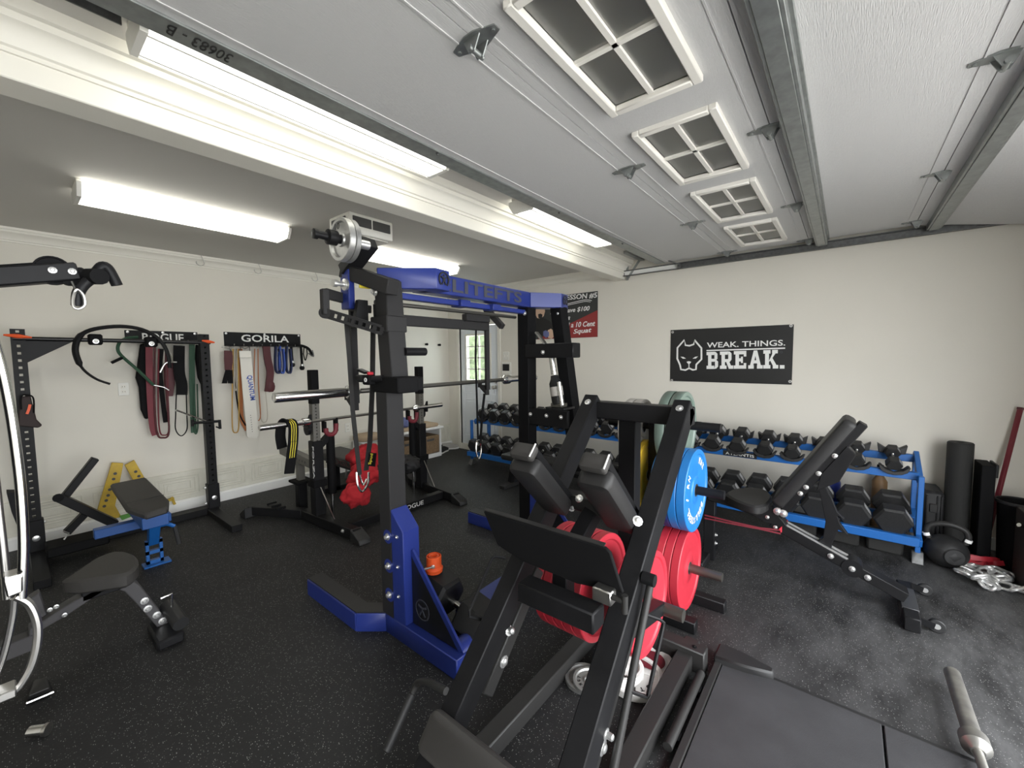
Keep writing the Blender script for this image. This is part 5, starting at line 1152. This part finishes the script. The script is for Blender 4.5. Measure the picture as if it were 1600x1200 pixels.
MB().box(fx-.03, fx+.03, .675, .745, 0, .50).build('rear_post', 'black', t, .004); MB().box(fx-.22, fx+.22, .70, .77, 0, .05).build('rear_foot', 'black', t, .006)
bolts(t, [(fx, .674, .12), (fx, .674, .18)], (0,-1,0), .010, .010)
S0, S1 = V((fx, .34, .365)), V((fx, -.30, .10)); sd = (S1-S0).normalized()
MB().beam(S0, S1, .09, .06).build('spine', 'black', t, .004)
for dx in (-.03, .03): MB().beam(S0+V((dx,0,.034))+sd*.02, S0+V((dx,0,.034))+sd*.46, .018, .008).build('wear_strip', 'zinc', t)
lad = [(1278,758),(1290,762),(1300,780),(1308,800),(1320,812),(1308,806),(1312,818),(1325,836),(1310,828),(1306,838),(1300,850),(1299,863),(1290,862),(1272,852),(1286,840),(1290,815),(1284,785)]
MB().prism([AX(px, py, fx-.02) for px, py in lad], (.04, 0, 0)).build('ladder_plate', 'black', t, .002)
q = S0+sd*.44; MB().lathe([(.05,-.05),(.05,.05)], q+V((0,0,.0)), (1,0,0), 18).build('pivot', 'black', t); bolts(t, [q+V((-.052,0,0)), q+V((-.048,.10,.045)), q+V((-.048,-.07,-.03))], (-1,0,0), .012, .008)
MB().box(fx-.20, fx+.26, -.345, -.28, 0, .075).build('front_foot', 'black', t, .005); MB().box(fx-.10, fx+.16, -.347, -.278, .003, .078).build('grey_tape', 'frame_grey', t, .002)
for xx in (fx-.12, fx+.30):
    MB().beam((xx-.02, -.33, .05), (xx-.02, -.40, .035), .012, .03).build('wheel_arm', 'black', t)
    wq = MB().lathe([(.012,-.013),(.030,-.013),(.034,-.009),(.034,.009),(.030,.013),(.012,.013)], (xx, -.41, .035), (1,0,0), 22, closed=True).build('wheel', 'rubber', t); MB().lathe([(.014,-.014),(.014,.014)], (xx, -.41, .035), (1,0,0), 14).build('wheel_hub', 'zinc', wq)
t = thing('resistance_band', 'thin bright red band stretched under the incline bench seat', 'band', (fx, .5, .33))
for dz in (0, -.022): MB().ribbon([(fx-.055, .735, .325+dz), (fx-.06, .55, .322+dz*.6), (fx-.06, .40, .322+dz*.3), (fx-.055, .285, .335+dz)], (0,0,1), .010, .004).build('strand', 'redband', t)
MB().ribbon([(fx-.056, .29, .33), (fx-.02, .265, .36), (fx+.05, .26, .36)], (0,0,1), .03, .004).build('bend', 'platered', t)

# ================================================================ RIGHT CORNER
t = thing('kettlebell', 'large black kettlebell on the floor at the rack end', 'kettlebell', (3.93, -.565, 0))
kc = V((3.93, -.565, .108)); MB().ball(kc, .112, 24, (1,1,.95)).build('body', 'hexrubber', t); MB().lathe([(.055,.10),(.05,.107),(.02,.108)], kc, (-.75,-.2,.0), 20).build('face', 'rubber', t)
hp = [kc+V((0,.085,.07)), kc+V((0,.098,.12)), kc+V((0,.075,.165)), kc+V((0,0,.185)), kc+V((0,-.075,.165)), kc+V((0,-.098,.12)), kc+V((0,-.085,.07))]
MB().tube(cr(hp, 5), .018, 12).build('handle', 'greymetal', t)
for s in (-1, 1): MB().tube([kc+V((0,s*.094,.085)), kc+V((0,s*.10,.105))], .0205, 12).build('color_band', 'ink_white', t)
t = thing('lifting_chain', 'heap of heavy silver chain on the floor by the kettlebell', 'chain', (3.82, -.73, 0))
rr = random.Random(11); prev = V((3.90, -.62, .03)); ang = -1.4
for k in range(30):
    layer = k//14; u = (k % 14)/13; x = 3.70+.26*(.5+.5*math.sin(u*9+layer*2)); y = -.64-.20*u+.03*math.sin(k*2.1)
    c = V((x, y, .012+.022*layer+.010*(k % 2))); a = rr.uniform(-1.3, 1.3)+1.57; tl = rr.uniform(-.35, .35)
    ux = V((math.cos(a)*math.cos(tl), math.sin(a)*math.cos(tl), math.sin(tl))); uy = ux.cross(V((0,0,1))).normalized(); ro = rr.uniform(-.9, .9); uz = ux.cross(uy); uy = uy*math.cos(ro)+uz*math.sin(ro)
    P = []
    for j in range(14):
        q = 2*math.pi*j/14; P.append(c+ux*(.020*(1 if math.cos(q) > 0 else -1)*(abs(math.cos(q)) > .05)+.021*math.cos(q))+uy*.021*math.sin(q))
    mn = min(p.z for p in P)
    if mn < .009: P = [p+V((0,0,.009-mn)) for p in P]
    MB().tube(P, .0088, 8, True).build('link', 'chainsteel', t)
t = thing('strap_bundle', 'tangle of red straps behind the silver chain', 'strap', (4.08, -.78, 0))
for k in range(6):
    rr = random.Random(40+k); P = [V((4.02+.05*rr.random()+.02*j, -.66-.045*j+.03*rr.uniform(-1,1), .012+.05*rr.random())) for j in range(6)]
    MB().ribbon(cr(P, 4), (.3,.2,1), .03, .004).build('strap', 'red', t)
t = thing('foam_roller', 'tall dark grey foam roller standing against the right wall', 'foam roller', (4.28, -.655, 0))
MB().lathe([(.02,0),(.062,0),(.068,.006),(.068,.795),(.062,.802),(.02,.80)], (4.28,-.655,0), (0,0,1), 36, closed=True).build('tube', 'foam', t); MB().lathe([(.019,.792),(.0195,.792)], (4.28,-.655,0), (0,0,1), 18).build('core', 'slot', t)
t = thing('hard_case', 'grey ribbed hard case standing behind the rack end', 'case', (4.25, -.525, 0))
MB().box(4.14, 4.40, -.575, -.46, .0, .45).build('shell', 'rubber', t, .02)
for y in (-.565, -.545, -.49): MB().box(4.130, 4.142, y, y+.008, .03, .42).build('rib', 'blackgloss', t)
MB().box(4.128, 4.14, -.54, -.50, .30, .36).build('latch', 'greymetal', t, .003)
t = thing('tall_box', 'tall narrow black box standing beside the foam roller', 'box', (4.22, -.77, 0))
MB().box(4.12, 4.34, -.80, -.735, .0, .68).build('body', 'blackmatte', t, .004); MB().box(4.14, 4.30, -.815, -.80, .60, .69).build('flap', 'black', t, .003)
t = thing('red_bar', 'dark red bar leaning against the wall at the far right', 'bar', (4.35, -.9, 0))
MB().beam((4.30, -.80, .02), AX(1594, 640, 4.44), .022, .022).build('shaft', 'redband', t, .002); q = AX(1594, 640, 4.44); MB().beam(q, q+V((.01,-.006,.05))*.3, .026, .026).build('tip', 'maroon', t)
t = thing('waste_bin', 'black round bin in the corner at the right edge', 'bin', (4.16, -.90, 0))
MB().lathe([(.06,.0),(.085,.0),(.10,.44),(.106,.445),(.106,.455),(.095,.455),(.08,.02)], (4.16,-.92,0), (0,0,1), 30).build('tub', 'blackmatte', t); MB().lathe([(.104,.44),(.11,.444),(.11,.462),(.104,.462)], (4.16,-.92,0), (0,0,1), 30, closed=True).build('rim', 'greymetal', t)
t = thing('wood_panel', 'dark brown board with pale edge at the right image edge', 'board', (3.85, -.95, 0))
MB().box(3.74, 4.02, -.93, -.875, 0, .46).build('board', 'panelbrown', t, .003); MB().box(3.725, 3.74, -.93, -.872, 0, .465).build('edge', 'tan', t, .002)
MB().tube([AX(1592,820,3.76), AX(1600,823,3.78)], .012, 8).build('clip', 'chrome', t)

# ================================================================ PLATFORM, FLOOR BARBELL, HEAVY DUMBBELL
t = thing('lifting_platform', 'low rubber topped lifting platform at the bottom right', 'platform', (1.6, -.3, 0))
for y0_, y1_ in ((-.152, .395), (-1.05, -.158)): MB().box(.35, 2.035, y0_, y1_, .0, .03).build('rubber_mat', 'mat_rubber', t, .003)
MB().box(.35, 2.06, .397, .425, 0, .038).build('side_rail', 'greymetal', t, .003); MB().box(2.037, 2.06, -1.05, .40, 0, .024).build('front_rail', 'rubber', t, .003)
MB().prism([(2.06,.43,.0),(2.10,.43,.0),(2.10,.33,.0),(2.065,.20,.0),(2.03,.20,.0),(2.0,.30,.0),(1.98,.43,.0)], (0,0,.06)).build('corner_guard', 'rubber', t, .008)
t = thing('platform_tube', 'short black steel tube beside the platform edge', 'tube', (1.7, .45, 0))
MB().cyl((1.42, .452, .04), (1.86, .452, .04), .017, n=14).build('tube', 'greymetal', t)
for x in (1.5, 1.78): MB().box(x-.02, x+.02, .43, .47, 0, .03).build('bracket', 'black', t)
barbell('barbell', 'worn grey barbell lying on the floor at the bottom right', (2.50, -.40, .066), (.34, -.40, .066), .46, .027, .014, 'barsteel', 'barsteel')
t = thing('hex_dumbbell', 'huge black hex dumbbell standing on the floor inside the rig base', 'dumbbell', (1.42, 1.52, .06))
ax = (V((1.40,1.28,.16))-V((1.40,1.56,.18))).normalized()
c1, c2 = V((1.40, 1.66, .19)), V((1.415, 1.39, .125)); ax = (c2-c1).normalized(); s1_ = ax.cross(V((0,0,1))).normalized(); u1_ = s1_.cross(ax)
for c in (c1, c2):
    def rg(t_, r): return [c+ax*t_+(s1_*math.cos(math.radians(60*k))+u1_*math.sin(math.radians(60*k)))*r for k in range(6)]
    MB().rings([rg(-.085,.10), rg(-.07,.118), rg(.07,.118), rg(.085,.10)]).build('head', 'hexrubber', t, ang=20)
MB().cyl(c1, c2, .018, n=12).build('handle', 'chrome', t)
t = thing('orange_clamp', 'bright orange ring clamp with lever on top of the big dumbbell', 'clamp', (1.33, 1.61, .30))
oc = V((1.385, 1.68, .302))
MB().lathe([(.028,0),(.045,0),(.048,.02),(.040,.03),(.040,.085),(.036,.088),(.036,.03),(.028,.02)], oc, (0,0,1), 22, closed=True).build('ring', 'orange', t)
MB().lathe([(.020,.05),(.027,.05),(.027,.086),(.020,.086)], oc, (0,0,1), 20, closed=True).build('inner_ring', 'orange', t)
MB().tube([oc+V((-.03,-.03,.045)), oc+V((-.085,.02,.03))], .005, 8).build('lever', 'steel', t); bolts(t, [oc+V((-.03,-.028,.045))], (-.7,-.7,0), .008, .008)
